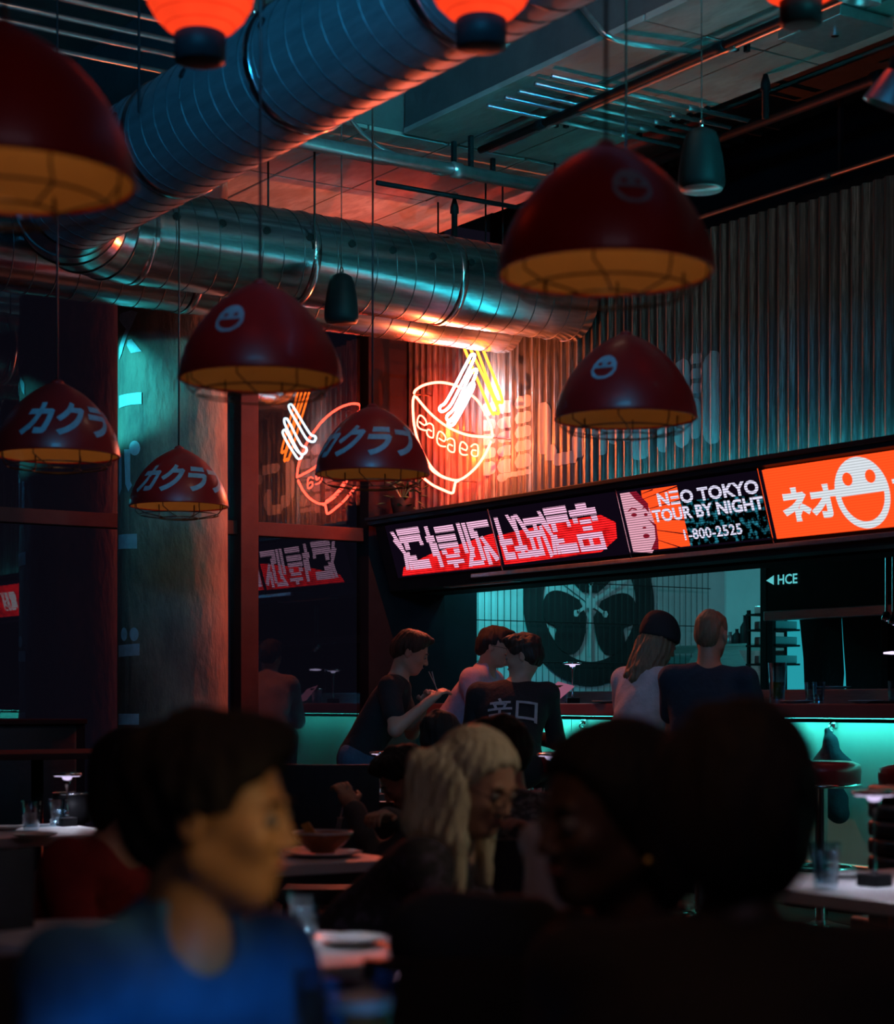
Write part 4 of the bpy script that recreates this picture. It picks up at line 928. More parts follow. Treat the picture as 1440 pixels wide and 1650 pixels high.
for yy in (985, 1010, 1035, 1065): z = PU(1258, yy, 8.9)[2]; MB().box((8.70, q[1]-.13, z-.032), (9.08, q[1]+.13, z-.019)).obj('shelf', M['black_metal'], t)
# black split curtain with teal light behind
t = thing('split_curtain', 'black split door curtain with teal light showing through its gaps', 'curtain', tuple(PU(1350, 1112, 8.7)))
def curtain(pts): MB().poly([PU(a, b, 8.7) for a, b in pts], (.01, 0, 0)).obj('cloth_panel', M['black cloth'], t)
curtain([(1281, 960), (1353, 962), (1354, 1000), (1358, 1085), (1356, 1112), (1296, 1112), (1294, 1060), (1288, 1000)]); curtain([(1354, 962), (1425, 966), (1424, 1112), (1363, 1112), (1362, 1085), (1358, 1030)])
MB().tube([PU(1270, 959, 8.68), PU(1430, 964, 8.68)], .012, 8).obj('rod', M['black_metal'], t)
M['teal_panel'] = emit('teal glow panel', (.03, .55, .65), .55)  # emission stands in for a teal-lit surface behind the curtain
a = PU(1268, 958, 8.95); b = PU(1372, 1116, 8.95)
mb = MB().box((8.95, b[1], b[2]), (8.97, a[1], a[2])); single('glow_panel', mb, M['teal_panel'], 'glowing teal panel standing in for the light behind the black curtain', 'glow panel')
# steel posts and sloped panel
for px, lb in ((1233, 'dark upright post left of the racked trays'), (1428, 'dark upright post right of the black curtain')):
    p = PU(px, 1000, 8.55); single('kitchen_post', MB().box((8.53, p[1]-.03, .15), (8.59, p[1]+.03, 2.8), .004), M['black_metal'], lb, 'post')
t = thing('steel_worktop', 'grey steel worktop with sloped side behind the man in the blue tee', 'worktop', tuple(PU(1160, 1125, 9.2))); a = PU(1115, 1045, 9.4); b = PU(1230, 1110, 9.4)
MB().poly([PU(1080, 1118, 9.3), PU(1228, 1118, 9.3), PU(1190, 1048, 9.3), PU(1120, 1048, 9.3)], (.5, 0, 0)).obj('sloped_body', M['steel'], t)
# chrome gooseneck lamps at the right edge
for px, y0_, y1_, lb in ((1428, 948, 996, 'chrome hanging heat lamp at the right edge, left one'), (1439, 960, 1002, 'chrome hanging heat lamp cut by the right edge')):
    a = PU(px, y0_, 8.2); b = PU(px, y1_, 8.2); t = thing('heat_lamp', lb, 'lamp', tuple(b))
    MB().tube([(a[0], a[1], 2.35), a, b+np.array([0, 0, .03])], .009, 8).obj('stem', M['chrome'], t); MB().lathe([(.0, .04), (.02, .035), (.032, .0), (.03, -.01)], tuple(b), 16, False).obj('head', M['chrome'], t, True)
    MB().ball(tuple(b-np.array([0, 0, .005])), .018).obj('bulb', M['chrome'], t, True)
q = PU(1437, 1052, 8.2); t = thing('heat_lamp', 'small lamp with violet glowing disc at the right edge above the bar', 'lamp', tuple(q)); MB().lathe([(0, -.01), (.05, -.006), (.05, .004), (0, .01)], tuple(q), 20).obj('disc', M['disc_glow'], t, True)
MB().tube([q, (q[0]+.1, q[1], q[2]+.01), (q[0]+.1, q[1], CZ+.08)], .006, 8).obj('stem', M['chrome'], t)
# plant on the left end of the sign
t = thing('potted_plant', 'dark trailing plant on top of the left end of the sign', 'plant', (6.79, 10.80, CZ+1.25))
MB().lathe([(.06, 0), (.085, .12), (.08, .125), (0, .12)], (6.79, 10.80, CZ+1.25), 20).obj('pot', M['black_metal'], t, True)
rnd = random.Random(3)
for k in range(34):
    a = rnd.uniform(0, 2*PI); rr = rnd.uniform(.05, .15); z = rnd.uniform(.0, .26); c = np.array([6.79+rr*math.cos(a)*.8, 10.80+rr*math.sin(a), CZ+1.36+z-.06]); d = np.array([math.cos(a), math.sin(a), rnd.uniform(-.6, .5)]); d /= np.linalg.norm(d)
    n_ = np.cross(d, (0, 0, 1)); n_ /= np.linalg.norm(n_); L_ = rnd.uniform(.05, .09); w = .018
    V = [c, c+d*L_*.3+n_*w, c+d*L_*.7+n_*w*.8, c+d*L_, c+d*L_*.7-n_*w*.8, c+d*L_*.3-n_*w, c+d*L_*.5+np.array([0, 0, .008])]
    put('leaf', mesh('leaf', V, [(0, 1, 6), (1, 2, 6), (2, 3, 6), (3, 4, 6), (4, 5, 6), (5, 0, 6)], M['leaf']), t)
for k in range(7):
    a = 2*PI*k/7; MB().tube([(6.79, 10.80, CZ+1.36), (6.79+.06*math.cos(a), 10.80+.07*math.sin(a), CZ+1.46), (6.79+.13*math.cos(a), 10.80+.15*math.sin(a), CZ+1.50)], .003, 5).obj('stem', M['leaf'], t)
# ------------------------------------------------------------------ people: one continuous surface per body, from a signed distance field
def unit(v): v = np.array(v, float); return v/np.linalg.norm(v)
def CAP(a, b, ra, rb, k=0.02): return ('c', np.array(a, float), np.array(b, float), ra, rb, k)
def ELL(c, r, k=0.02, B=None, op='u'): return ('e' if op == 'u' else 's', np.array(c, float), np.array(r, float), np.eye(3) if B is None else B, k)
def CUT(p, n, k=0.0): return ('p', np.array(p, float), unit(n), k)
def sdf(P, prims):
    d = np.full(len(P), 10.0, np.float32)
    for q in prims:
        if q[0] == 'c':
            _, a, b, ra, rb, k = q; ab = b-a; t = np.clip((P-a) @ ab/max(ab @ ab, 1e-9), 0, 1)
            e = np.linalg.norm(P-a-t[:, None]*ab, axis=1)-(ra+(rb-ra)*t)
        elif q[0] in 'es':
            _, c, r, B, k = q; L_ = (P-c) @ B; k0 = np.linalg.norm(L_/r, axis=1); k1 = np.linalg.norm(L_/(r*r), axis=1)+1e-9; e = k0*(k0-1)/k1
        elif q[0] == 'p':
            _, p0, n, k = q; e = (P-p0) @ n
            h = np.maximum(k-np.abs(d-e), 0)/max(k, 1e-6); d = np.maximum(d, e)+h*h*k*.25; continue
        if q[0] == 's':
            e = -e; h = np.maximum(k-np.abs(d-e), 0)/k; d = np.maximum(d, e)+h*h*k*.25
        else:
            h = np.maximum(k-np.abs(d-e), 0)/k; d = np.minimum(d, e)-h*h*k*.25
    return d
def bounds(prims):
    lo = np.full(3, 1e9); hi = -lo
    for q in prims:
        if q[0] == 'c':
            for p, r in ((q[1], q[3]), (q[2], q[4])): lo = np.minimum(lo, p-r-.03); hi = np.maximum(hi, p+r+.03)
        elif q[0] == 'e': r = q[2].max()+.03; lo = np.minimum(lo, q[1]-r); hi = np.maximum(hi, q[1]+r)
    return lo, hi
def sdf_mesh(name, prims, m, h=0.007, disp=None):
    lo, hi = bounds(prims); K = 4; H = h*K
    n = np.ceil((hi-lo)/H).astype(int)+1
    g = np.stack(np.meshgrid(*[np.arange(k) for k in n], indexing='ij'), -1).reshape(-1, 3)
    fn = (lambda P: sdf(P, prims)+disp(P)) if disp else (lambda P: sdf(P, prims))
    dc = fn(lo+(g+.5)*H-h*.5)
    Fv = np.repeat(np.repeat(np.repeat(np.where(dc > 0, 1.0, -1.0).reshape(n).astype(np.float32), K, 0), K, 1), K, 2)
    act = g[np.abs(dc) < H*1.35]
    off = np.stack(np.meshgrid(*[np.arange(K)]*3, indexing='ij'), -1).reshape(-1, 3)
    idx = (act[:, None, :]*K+off[None]).reshape(-1, 3)
    Fv[idx[:, 0], idx[:, 1], idx[:, 2]] = fn(lo+idx*h)
    s = Fv < 0; S = tuple(k-1 for k in s.shape); cnt = np.zeros(S, np.int8)
    sl = lambda A, o: A[o[0]:o[0]+S[0], o[1]:o[1]+S[1], o[2]:o[2]+S[2]]
    for o in np.ndindex(2, 2, 2): cnt += sl(s, o)
    cells = (cnt > 0) & (cnt < 8); ids = np.full(S, -1, np.int64); C_ = np.argwhere(cells); ids[cells] = np.arange(len(C_))
    pos = np.zeros((len(C_), 3)); num = np.zeros(len(C_))
    for ax in range(3):
        for u, w in ((0, 0), (0, 1), (1, 0), (1, 1)):
            o0 = np.insert([u, w], ax, 0); o1 = np.insert([u, w], ax, 1); a = C_+o0; b = C_+o1
            f0 = Fv[a[:, 0], a[:, 1], a[:, 2]]; f1 = Fv[b[:, 0], b[:, 1], b[:, 2]]; mk = (f0 < 0) != (f1 < 0)
            t = np.where(mk, f0/np.where(mk, f0-f1, 1), 0)
            pos[mk] += (a+(b-a)*t[:, None])[mk]; num[mk] += 1
    V = lo+pos/num[:, None]*h; quads = []
    for ax in range(3):
        o = np.zeros(3, int); o[ax] = 1; A = s[:-1, :-1, :-1]; Bq = s[o[0]:o[0]+S[0], o[1]:o[1]+S[1], o[2]:o[2]+S[2]]
        E = np.argwhere(A != Bq); E = E[(np.delete(E, ax, 1) > 0).all(1)]
        d1, d2 = [k for k in range(3) if k != ax]; e1 = np.zeros(3, int); e1[d1] = 1; e2 = np.zeros(3, int); e2[d2] = 1
        q = np.stack([ids[tuple((E-e1-e2).T)], ids[tuple((E-e2).T)], ids[tuple(E.T)], ids[tuple((E-e1).T)]], 1)
        inside = A[tuple(E.T)]; flip = ~inside if ax != 1 else inside
        q[flip] = q[flip][:, ::-1]; quads.append(q)
    Q = np.concatenate(quads); Q = Q[(Q >= 0).all(1)]
    me = bpy.data.meshes.new(name); me.vertices.add(len(V)); me.vertices.foreach_set('co', V.astype(np.float32).ravel())
    me.loops.add(len(Q)*4); me.loops.foreach_set('vertex_index', Q.ravel().astype(np.int32))
    me.polygons.add(len(Q)); me.polygons.foreach_set('loop_start', np.arange(len(Q), dtype=np.int32)*4)
    me.update(calc_edges=True); me.validate(); me.polygons.foreach_set('use_smooth', [True]*len(me.polygons)); me.materials.append(m)
    return me
def head_frame(yaw, pitch, roll=0.0):
    f = dirn(yaw); p = math.radians(pitch); X = f*math.cos(p)-np.array([0, 0, 1])*math.sin(p)
    Y = np.cross((0, 0, 1), X); Y = unit(Y); Z = np.cross(X, Y)
    if roll: r = math.radians(roll); Y, Z = Y*math.cos(r)+Z*math.sin(r), Z*math.cos(r)-Y*math.sin(r)
    return np.stack([X, Y, Z], 1)     # columns
def head_prims(c, B, s=1.0):
    W = lambda *p: c+B @ (np.array(p)*s)
    E = lambda p, r, k=.02, op='u': ELL(W(*p), np.array(r)*s, k, B, op)
    K = lambda a, b, ra, rb, k=.012: CAP(W(*a), W(*b), ra*s, rb*s, k)
    P = [E((-.012, 0, .032), (.098, .076, .084)), E((.030, 0, -.030), (.062, .058, .080), .03), E((.060, 0, -.088), (.024, .024, .020), .03),
         K((-.005, .050, -.050), (.058, .016, -.092), .020, .014, .03), K((-.005, -.050, -.050), (.058, -.016, -.092), .020, .014, .03),
         E((.068, .036, -.022), (.020, .020, .018), .025), E((.068, -.036, -.022), (.020, .020, .018), .025),
         K((.084, -.030, .022), (.084, .030, .022), .008, .008, .015)]
    P += [E((.096, .032, .004), (.014, .017, .011), .012, 's'), E((.096, -.032, .004), (.014, .017, .011), .012, 's'),
          K((.090, 0, .012), (.108, 0, -.028), .0065, .0105, .010), E((.100, .011, -.032), (.009, .007, .006), .006), E((.100, -.011, -.032), (.009, .007, .006), .006),
          K((.088, -.018, -.055), (.088, .018, -.055), .006, .006, .008), K((.086, -.015, -.067), (.086, .015, -.067), .0065, .0065, .008),
          E((.098, 0, -.061), (.006, .020, .0022), .003, 's'),
          E((.084, .032, .004), (.011, .014, .009), .004), E((.084, -.032, .004), (.011, .014, .009), .004)]
    for sy in (1, -1):
        P += [E((-.008, .079*sy, -.004), (.019, .008, .031), .006), E((-.006, .087*sy, -.002), (.009, .005, .017), .004, 's')]
    return P
def ik(a, b, l1, l2, pole):
    d = b-a; L_ = np.linalg.norm(d); mx = (l1+l2)*.995
    if L_ > mx: b = a+d*mx/L_; d = b-a; L_ = mx
    x = (l1*l1-l2*l2+L_*L_)/(2*L_); y = math.sqrt(max(0, l1*l1-x*x)); u_ = d/L_; w = pole-u_*(pole @ u_); w = unit(w)
    return a+u_*x+w*y, b
def hand_prims(wr, d, up, side, curl=0.6, s=1.0):
    """palm, four unequal fingers with two bends, thumb from the side of the palm"""
    d = unit(d); n = unit(up-d*(up @ d)); l = np.cross(n, d)*side; B = np.stack([d, l, n], 1); P = [ELL(wr+d*.042*s, (.050*s, .040*s, .016*s), .012, B), CAP(wr-d*.03, wr+d*.02, .024*s, .024*s, .015)]
    for i, (o, ln) in enumerate(((.029, .072), (.010, .080), (-.009, .074), (-.027, .058))):
        a = wr+d*.080*s+l*o*s; c = curl
        d1 = unit(d*math.cos(c*.6)-n*math.sin(c*.6)); d2 = unit(d*math.cos(c*1.5)-n*math.sin(c*1.5)); d3 = unit(d*math.cos(c*2.1)-n*math.sin(c*2.1))
        b = a+d1*ln*.45*s; e = b+d2*ln*.32*s; f = e+d3*ln*.24*s
        P += [CAP(a, b, .0095*s, .009*s, .003), CAP(b, e, .009*s, .0082*s, .003), CAP(e, f, .0082*s, .007*s, .003)]
    a = wr+d*.022*s+l*.030*s; b = a+unit(d*.6+l*.75-n*.35)*.042*s; e = b+unit(d*.9+l*.15-n*.6*curl)*.030*s
    P += [CAP(a, b, .013*s, .010*s, .008), CAP(b, e, .010*s, .008*s, .003)]
    return P
def hair_prims(c, B, style, s=1.0):
    W = lambda *p: c+B @ (np.array(p)*s)
    E = lambda p, r, k=.02, op='u': ELL(W(*p), np.array(r)*s, k, B, op)
    K = lambda a, b, ra, rb, k=.02: CAP(W(*a), W(*b), ra*s, rb*s, k)
    D = lambda *p: B @ np.array(p)
    if style in ('short', 'full', 'buzz', 'wavy'):
        g = {'short': .009, 'full': .019, 'buzz': .004, 'wavy': .015}[style]
        P = [E((-.014, 0, .040), (.098+g, .076+g, .084+g))]
        if style != 'buzz': P += [E((.050, .02, .105), (.050, .055, .022+g*.4), .03)]
        P += [E((-.070, 0, -.01), (.045+g*.4, .062+g*.3, .065), .03)]
        P += [CUT(W(.070, 0, .058), D(.80, 0, -.60), .012), ('hp', W(-.005, 0, .012), D(1, 0, 0), D(0, 0, 1), .010), CUT(W(-.1, 0, -.075), D(.15, 0, -1), .02)]
        return P
    if style == 'afro': return [E((-.02, 0, .05), (.125, .118, .120)), E((-.06, 0, -.02), (.09, .105, .10), .04), CUT(W(.072, 0, .07), D(.82, 0, -.58), .015)]
    if style == 'bob': return [E((-.018, 0, .038), (.115, .096, .104)), E((-.045, 0, -.05), (.075, .092, .095), .04), CUT(W(.062, 0, .052), D(.86, 0, -.52), .012)]
    if style == 'long':
        P = [E((-.016, 0, .036), (.110, .090, .100)), E((-.05, 0, -.05), (.065, .082, .10), .04), CUT(W(.064, 0, .056), D(.84, 0, -.54), .012)]
        return P
    if style == 'beanie':
        return [E((-.012, 0, .058), (.116, .094, .100)), E((-.030, 0, .120), (.075, .065, .045), .05), K((.0, 0, .03), (.0, 0, .034), .108, .108, .02), CUT(W(0, 0, .020), D(.10, 0, -1), .006)]
_sdf0 = sdf
def sdf(P, prims):       # adds the 'hp' primitive: removes the quarter in front of and below a point
    d = None; cur = []
    for q in prims:
        if q[0] == 'hp':
            base = _sdf0(P, cur) if d is None else d
            e = np.minimum((P-q[1]) @ q[2], -((P-q[1]) @ q[3])); d = np.maximum(base, e); cur = []
        elif d is None: cur.append(q)
        else:
            _, p0, n, k = q; e = (P-p0) @ n; d = np.maximum(d, e)
    return _sdf0(P, cur) if d is None else d
def folds(seed, amp=.005, f=22.0):
    r = np.random.RandomState(seed); dirs = [(unit(r.normal(size=3)), r.uniform(.6, 1.6)*f, r.uniform(0, 6)) for _ in range(5)]
    def fn(P):
        o = 0
        for i, (d, k, ph) in enumerate(dirs):
            o = o+np.sin((P @ d)*k+ph+(2.0*np.sin((P @ dirs[(i+1) % 5][0])*k*.45)))
        return (o*amp/2.2).astype(np.float32)
    return fn
def strands(c, B, amp=.0035, f=190, tuft=.004, zf=1.2):
    tf_ = folds(int(abs(c[1]*777)) % 991, tuft, 62)
    def fn(P):
        L_ = (P-c) @ B; a = np.arctan2(L_[:, 1], L_[:, 0]+.02); return (tf_(P)+np.sin(a*f/10+np.sin(L_[:, 2]*30)*zf)*amp+np.sin(a*f/4.3)*amp*.5).astype(np.float32)
    return fn
def person(label, head, dep, yaw, pitch, tyaw, seat, skin='skin', hair='short', hair_m='hair_black', shirt='black cloth', hands=None, sleeve='long',
           h=.008, standing=False, roll=0, hs=1.0, lean=None, trousers='black cloth', group=None, nshift=0.0, floor=0.0, glasses=False, wide=1.0, extra=None, collar=False, chair=None):
    c = PD(head[0], head[1], dep); B = head_frame(yaw, pitch, roll); tf = dirn(tyaw); Zu = np.array([0, 0, 1.]); ts = np.cross(Zu, tf)
    N = c+B @ np.array([-.030, 0, -.115])*hs+np.array([0, 0, -.055])*hs+RT*nshift
    TL = .50
    if standing: pz = floor+.93
    else: pz = seat+.095
    dz = N[2]-pz
    if lean is None: lean = math.acos(min(1, max(.35, dz/TL)))
    else: lean = math.radians(lean)
    tu = Zu*math.cos(lean)+tf*math.sin(lean); Lt = dz/math.cos(lean); Pv = N-tu*Lt
    tfw = tf*math.cos(lean)-Zu*math.sin(lean); TB = np.stack([tfw, ts, tu], 1)
    root = thing('person', label, 'person', (Pv[0], Pv[1], floor), 0, group)
    sh = [N-tu*.055+ts*s*.165*wide for s in (1, -1)]; ch = N-tu*.17
    torso = lambda g: [CAP(sh[0]-ts*.01, sh[1]+ts*.01, .055+g, .055+g, .04), ELL(ch+tfw*.01, ((.105+g), (.160*wide+g), (.175+g)), .05, TB), ELL(N-tu*.34, (.100+g, .135*wide+g, .16+g), .06, TB), ELL(Pv, (.115+g, .165*wide+g, .12+g), .06, TB)]
    hipz = Pv-Zu*.0; legs = []; feet = []
    for s in (1, -1):
        hip = Pv+ts*s*.088-Zu*.02
        if standing: kn = hip+Zu*-.42+tf*.03; ft = np.array([kn[0], kn[1], floor+.07])-tf*.02
        else:
            kn = hip+tf*.40+ts*s*.05-Zu*.015; fl = max(floor, kn[2]-.46); ft = kn+tf*.02; ft = np.array([ft[0], ft[1], fl+.07])
        legs.append((hip, kn, ft))
    skinP = []
    skinP += torso(0)
    for hip, kn, ft in legs:
        skinP += [CAP(hip, kn, .082, .055, .04), CAP(kn, ft, .055, .036, .02), CAP(ft, ft+tf*.14-Zu*.035, .036, .028, .02)]
    arms = []; hp = []
    hands = hands or [None, None]
    for i, s in enumerate((1, -1)):
        t = hands[i]
        if t is None: t = ('f', .26, -.12, -.36)
        if t[0] == 'f': tgt = sh[i]+tf*t[1]+ts*s*t[2]+Zu*t[3]; hd = tf
        else: tgt = PD(t[1], t[2], t[3])
        el, wr = ik(sh[i], tgt, .285, .25, -Zu*1.0+ts*s*.55-tf*.25)
        fd = unit(wr-el); arms.append((sh[i], el, wr, fd))
        skinP += [CAP(sh[i], el, .048, .038, .03), CAP(el, wr, .040, .026, .02)]
        skinP += hand_prims(wr+fd*.01, fd, Zu+ts*s*.3, -s, .7)
    skinP += [CAP(N-tu*.02, c+B @ np.array([-.025, 0, -.055])*hs, .060*hs, .054*hs, .04)]+head_prims(c, B, hs)
    body = put('body', sdf_mesh('body', skinP, M[skin], h), root)
    g = .014; S = torso(g); cuffs = {'long': 1.0, 'short': 0.0}
    for (a, el, wr, fd) in arms:
        if sleeve == 'long': S += [CAP(a, el, .062, .052, .03), CAP(el, wr-fd*.015, .052, .040, .025)]
        else: S += [CAP(a, a+(el-a)*.62, .064, .062, .03)]
    if collar: S += [CAP(N-tu*.015-tfw*.02, N+tu*.018+tfw*.005, .072, .068, .02)]
    S += [ELL(N+tu*.055+tfw*.02, (.062, .060, .075), .012, TB, 's')]
    put('shirt' if shirt not in ('red cloth', 'navy cloth') else 'jacket', sdf_mesh('shirt', S, M[shirt], h*1.15, folds(int(abs(c[0]*1000)) % 997)), root)
    Tp = [ELL(Pv-Zu*.01, (.128, .178*wide, .125), .05, TB)]
    for hip, kn, ft in legs: Tp += [CAP(hip, kn, .098, .072, .05), CAP(kn, ft+Zu*.02, .072, .055, .02)]
    put('trousers', sdf_mesh('trousers', Tp, M[trousers], .014, folds(int(abs(c[1]*1000)) % 997, .004)), root)
    for hip, kn, ft in legs:
        put('shoe', sdf_mesh('shoe', [CAP(ft-Zu*.025, ft+tf*.15-Zu*.038, .045, .036, .02), CAP(ft-Zu*.03-tf*.03, ft+Zu*.01, .044, .05, .02), CUT(ft-Zu*.069, (0, 0, -1), 0)], M['black cloth'], .012), root)
    W = lambda *p: c+B @ (np.array(p)*hs)
    if hair == 'beanie':
        bean = sdf_mesh('beanie', hair_prims(c, B, 'beanie', hs), M['black cloth'], h); put('beanie', bean, root)
        hair2 = [CAP(W(-.06, .03, -.02), W(-.075, .03, -.22), .052, .035, .03), CAP(W(-.06, -.03, -.02), W(-.07, -.03, -.24), .052, .035, .03),
                 CAP(W(.02, -.072, .0), W(.03, -.078, -.26), .026, .022, .03), CAP(W(-.03, -.07, .0), W(-.02, -.082, -.28), .034, .026, .03), CAP(W(.02, .072, .0), W(.03, .078, -.24), .026, .022, .03)]
        put('hair', sdf_mesh('hair', hair2, M[hair_m], h, strands(c, B)), root)
    elif hair:
        HP = hair_prims(c, B, hair, hs)
        put('hair', sdf_mesh('hair', HP, M[hair_m], min(h, .0075), strands(c, B, {'long': .003, 'afro': .001}.get(hair, .002), 190, .0008 if hair in ('long', 'bob') else .0045, .2 if hair == 'long' else 1.2)), root)
        if hair == 'long':
            LK = []
            rs = np.random.RandomState(5)
            for a, sx in ((-1, 1), (1, 1)):
                for j in range(5 if a < 0 else 2):
                    x = (.004 if a < 0 else -.06)-.030*j; y = a*(.078+.004*j); e = W(x+.0+rs.uniform(-.01, .01), y*1.12+rs.uniform(-.006, .012), -.02)
                    st = W(x, y, .01); bt_ = st+np.array([0, 0, -.14])+B[:, 0]*(-.0)+B[:, 1]*a*.012; en = bt_+np.array([0, 0, -.13-rs.uniform(0, .04)])+B[:, 0]*.015
                    LK += [CAP(st, bt_, .030, .030, .03), CAP(bt_, en, .030, .010, .02)]
            for j in range(4): st = W(-.050, -.045+.030*j, .04); md = W(-.066, -.055+.036*j, -.09); LK += [CAP(st, md, .050, .036, .04), CAP(md, md+np.array([0, 0, -.22]), .036, .014, .03)]
            put('long_locks', sdf_mesh('long_locks', LK, M[hair_m], h, strands(c, B, .0028, 260, .0004, .15)), root)
    for sy in (1, -1):
        MB().ball((0, 0, 0), .0125*hs, 12, 8).obj('eye', M['eye_white'], root, True, False).location = tuple(Vector(W(.083, .032*sy, .003))-root.location)
        MB().ball((0, 0, 0), .0062*hs, 10, 6).obj('iris', M['eye_dark'], root, True, False).location = tuple(Vector(W(.0905, .033*sy, .002))-root.location)
        MB().tube([W(.094, .015*sy, .024), W(.094, .032*sy, .029), W(.085, .048*sy, .023)], [.0025, .0042, .0015], 8).obj('eyebrow', M[hair_m if hair_m != 'hair_blonde' else 'hair_fair'], root, True)
    MB().tube([W(.092, -.019, -.060), W(.0965, -.006, -.057), W(.0965, .006, -.057), W(.092, .019, -.060)], [.001, .0042, .0042, .001], 8).obj('lips', M['lips'], root, True)
    if glasses:
        G = MB()
        for sy in (1, -1):
            G.tube([W(.112-abs(math.cos(a))*.004, .033*sy+.024*math.cos(a), .002+.019*math.sin(a)) for a in np.linspace(0, 2*PI, 22)[:-1]], .0018, 6, False, True)
            G.tube([W(.108, .057*sy, .006), W(.05, .079*sy, .008), W(-.01, .083*sy, .006)], .0016, 6)
        G.tube([W(.112, -.010, .006), W(.114, 0, .008), W(.112, .010, .006)], .0016, 6); G.obj('spectacles', M['black_metal'], root)
    inf = dict(root=root, c=c, B=B, N=N, tf=tf, ts=ts, tu=tu, tfw=tfw, Pv=Pv, sh=sh, arms=arms, W=W, TB=TB, S=S)
    if extra: extra(inf)
    if chair: dining_chair(Pv-tf*.02, tyaw, chair)
    return inf
def project_print(inf, V, Fc, org, ax, ay, nrm, prims, name, m, parent):
    """drape a flat print onto the cloth surface along the direction nrm (marching through the field)"""
    P = np.array([org+ax*a+ay*b for a, b in V]); t = np.zeros(len(P))-.02
    for _ in range(60): t += np.maximum(sdf(P+nrm*t[:, None], prims)-0.0, -.01)*.7
    Q = P+nrm*t[:, None]-nrm*.012; put(name, mesh(name, Q, Fc, m), parent)

# ------------------------------------------------------------------ chairs and tables
def dining_chair(loc, yaw, label, m='black_vinyl', ribs=False, bh=.84):
    f = dirn(yaw); rz = math.atan2(f[1], f[0]); t = thing('dining_chair', label, 'chair', (loc[0], loc[1], 0), rz, 'dark dining chairs')
    MB().box((-.20, -.22, .36), (.22, .22, .43), .02).obj('seat', M[m], t, True, False)
    bk = MB()
    if not ribs: 
        for i in range(9):
            a0 = -1.0+2.0*i/8
        pts = [(-.235+.05*(y/.22)**2, y) for y in np.linspace(-.22, .22, 9)]
        for (x0, yy0), (x1, yy1) in zip(pts[:-1], pts[1:]):
            bk.add([(x0, yy0, .46), (x1, yy1, .46), (x1-.03, yy1, bh), (x0-.03, yy0, bh), (x0-.035, yy0, .46), (x1-.035, yy1, .46), (x1-.065, yy1, bh), (x0-.065, yy0, bh)],
                   [(0, 1, 2, 3), (7, 6, 5, 4), (3, 2, 6, 7), (0, 4, 5, 1), (0, 3, 7, 4), (1, 5, 6, 2)])
        bk.obj('backrest', M[m], t, False, False)
    else:
        MB().box((-.275, -.23, .45), (-.25, .23, bh), .008).obj('backrest', M['black_vinyl'], t, False, False)
        z = .47
        while z < bh-.03: MB().box((-.252, -.22, z), (-.215, .22, z+.058), .02).obj('back_pad', M[m], t, True, False); MB().box((-.31, -.22, z), (-.273, .22, z+.058), .02).obj('back_pad', M[m], t, True, False); z += .062
    for sx in (-.18, .19):
        for sy in (-.19, .19): MB().tube([(sx, sy, .41), (sx*1.12, sy*1.1, 0)], [.016, .011], 10).obj('leg', M['black_metal'], t, True, False)
    return t
def table(px, dep, label, size=.7, rnd_=False, z=.75):
    p = PD(px, HY, dep); t = thing('dining_table', label, 'table', (p[0], p[1], 0), 0, 'white topped tables')
    if rnd_:
        MB().lathe([(size-.01, z-.03), (size, z-.025), (size, z-.004), (size-.004, z), (0, z)], (p[0], p[1], 0), 64, True).obj('tabletop', M['white_top'], t, False)
    else: MB().box((p[0]-size/2, p[1]-size/2, z-.035), (p[0]+size/2, p[1]+size/2, z), .004).obj('tabletop', M['white_top'], t)
    MB().lathe([(.03, .03), (.03, z-.05), (.10, z-.036)], (p[0], p[1], 0), 20, False).obj('pedestal', M['steel'], t, True)
    MB().lathe([(.22, 0), (.22, .012), (.05, .03), (.03, .04)], (p[0], p[1], 0), 32).obj('base', M['steel'], t, True)
    return p
def ontab(px, py, z=.75): return PZ(px, py, z)
Tr = table(1450, 5.2, 'white square dining table at the right edge with a disc lamp', .74)
Tl = table(15, 7.35, 'white square table at the left edge with two glasses and a metal bucket', .72)
Tm = table(425, 6.15, 'white square table with the orange noodle bowl, behind the man in blue', .66)
Tf = table(445, 3.85, 'round white table right of the man in the blue shirt', .30, True)
Tg = table(112, 4.15, 'round white table mostly hidden behind the blue shirt at lower left', .24, True)
T1 = table(585, 9.6, 'small white table before the standing man in black', .6)
T2 = table(905, 8.45, 'small white table right of the blonde woman', .72)
To = table(640, 2.42, 'white table just below the frame carrying the beer glass', .25, True)
table_lamp(ontab(1408, 1428), .255, 'large blurred disc lamp on the right-hand white table', 5, .062)
table_lamp(ontab(108, 1331), .21, 'slim disc lamp on the left-hand white table behind the bucket', 6, .062)
table_lamp(ontab(612, 1290), .245, 'slim disc lamp below the standing man in black', 1.6, .055)
table_lamp(ontab(885, 1313), .27, 'slim disc lamp on the small table before the red stool', 3, .058)
solid_glass(ontab(50, 1338), .040, .115, 'ribbed water glass on the left-hand table, left of two', .6, group='water glasses on the left table')
solid_glass(ontab(92, 1331), .038, .11, 'ribbed water glass on the left-hand table in front of the bucket', .6, group='water glasses on the left table')
p = ontab(118, 1325); t = thing('metal_bucket', 'dark metal bucket with shiny rim on the left-hand table', 'bucket', tuple(p)); p = np.array([p[0], p[1], .75])
MB().lathe([(.065, 0), (.07, .004), (.088, .12), (.083, .12), (.066, .008), (0, .008)], tuple(p), 28, False).obj('pail', M['black_metal'], t, True)
MB().tube([(p[0]+.088*math.cos(2*PI*i/32), p[1]+.088*math.sin(2*PI*i/32), p[2]+.121) for i in range(32)], .004, 6, False, True).obj('rim', M['chrome'], t, True)
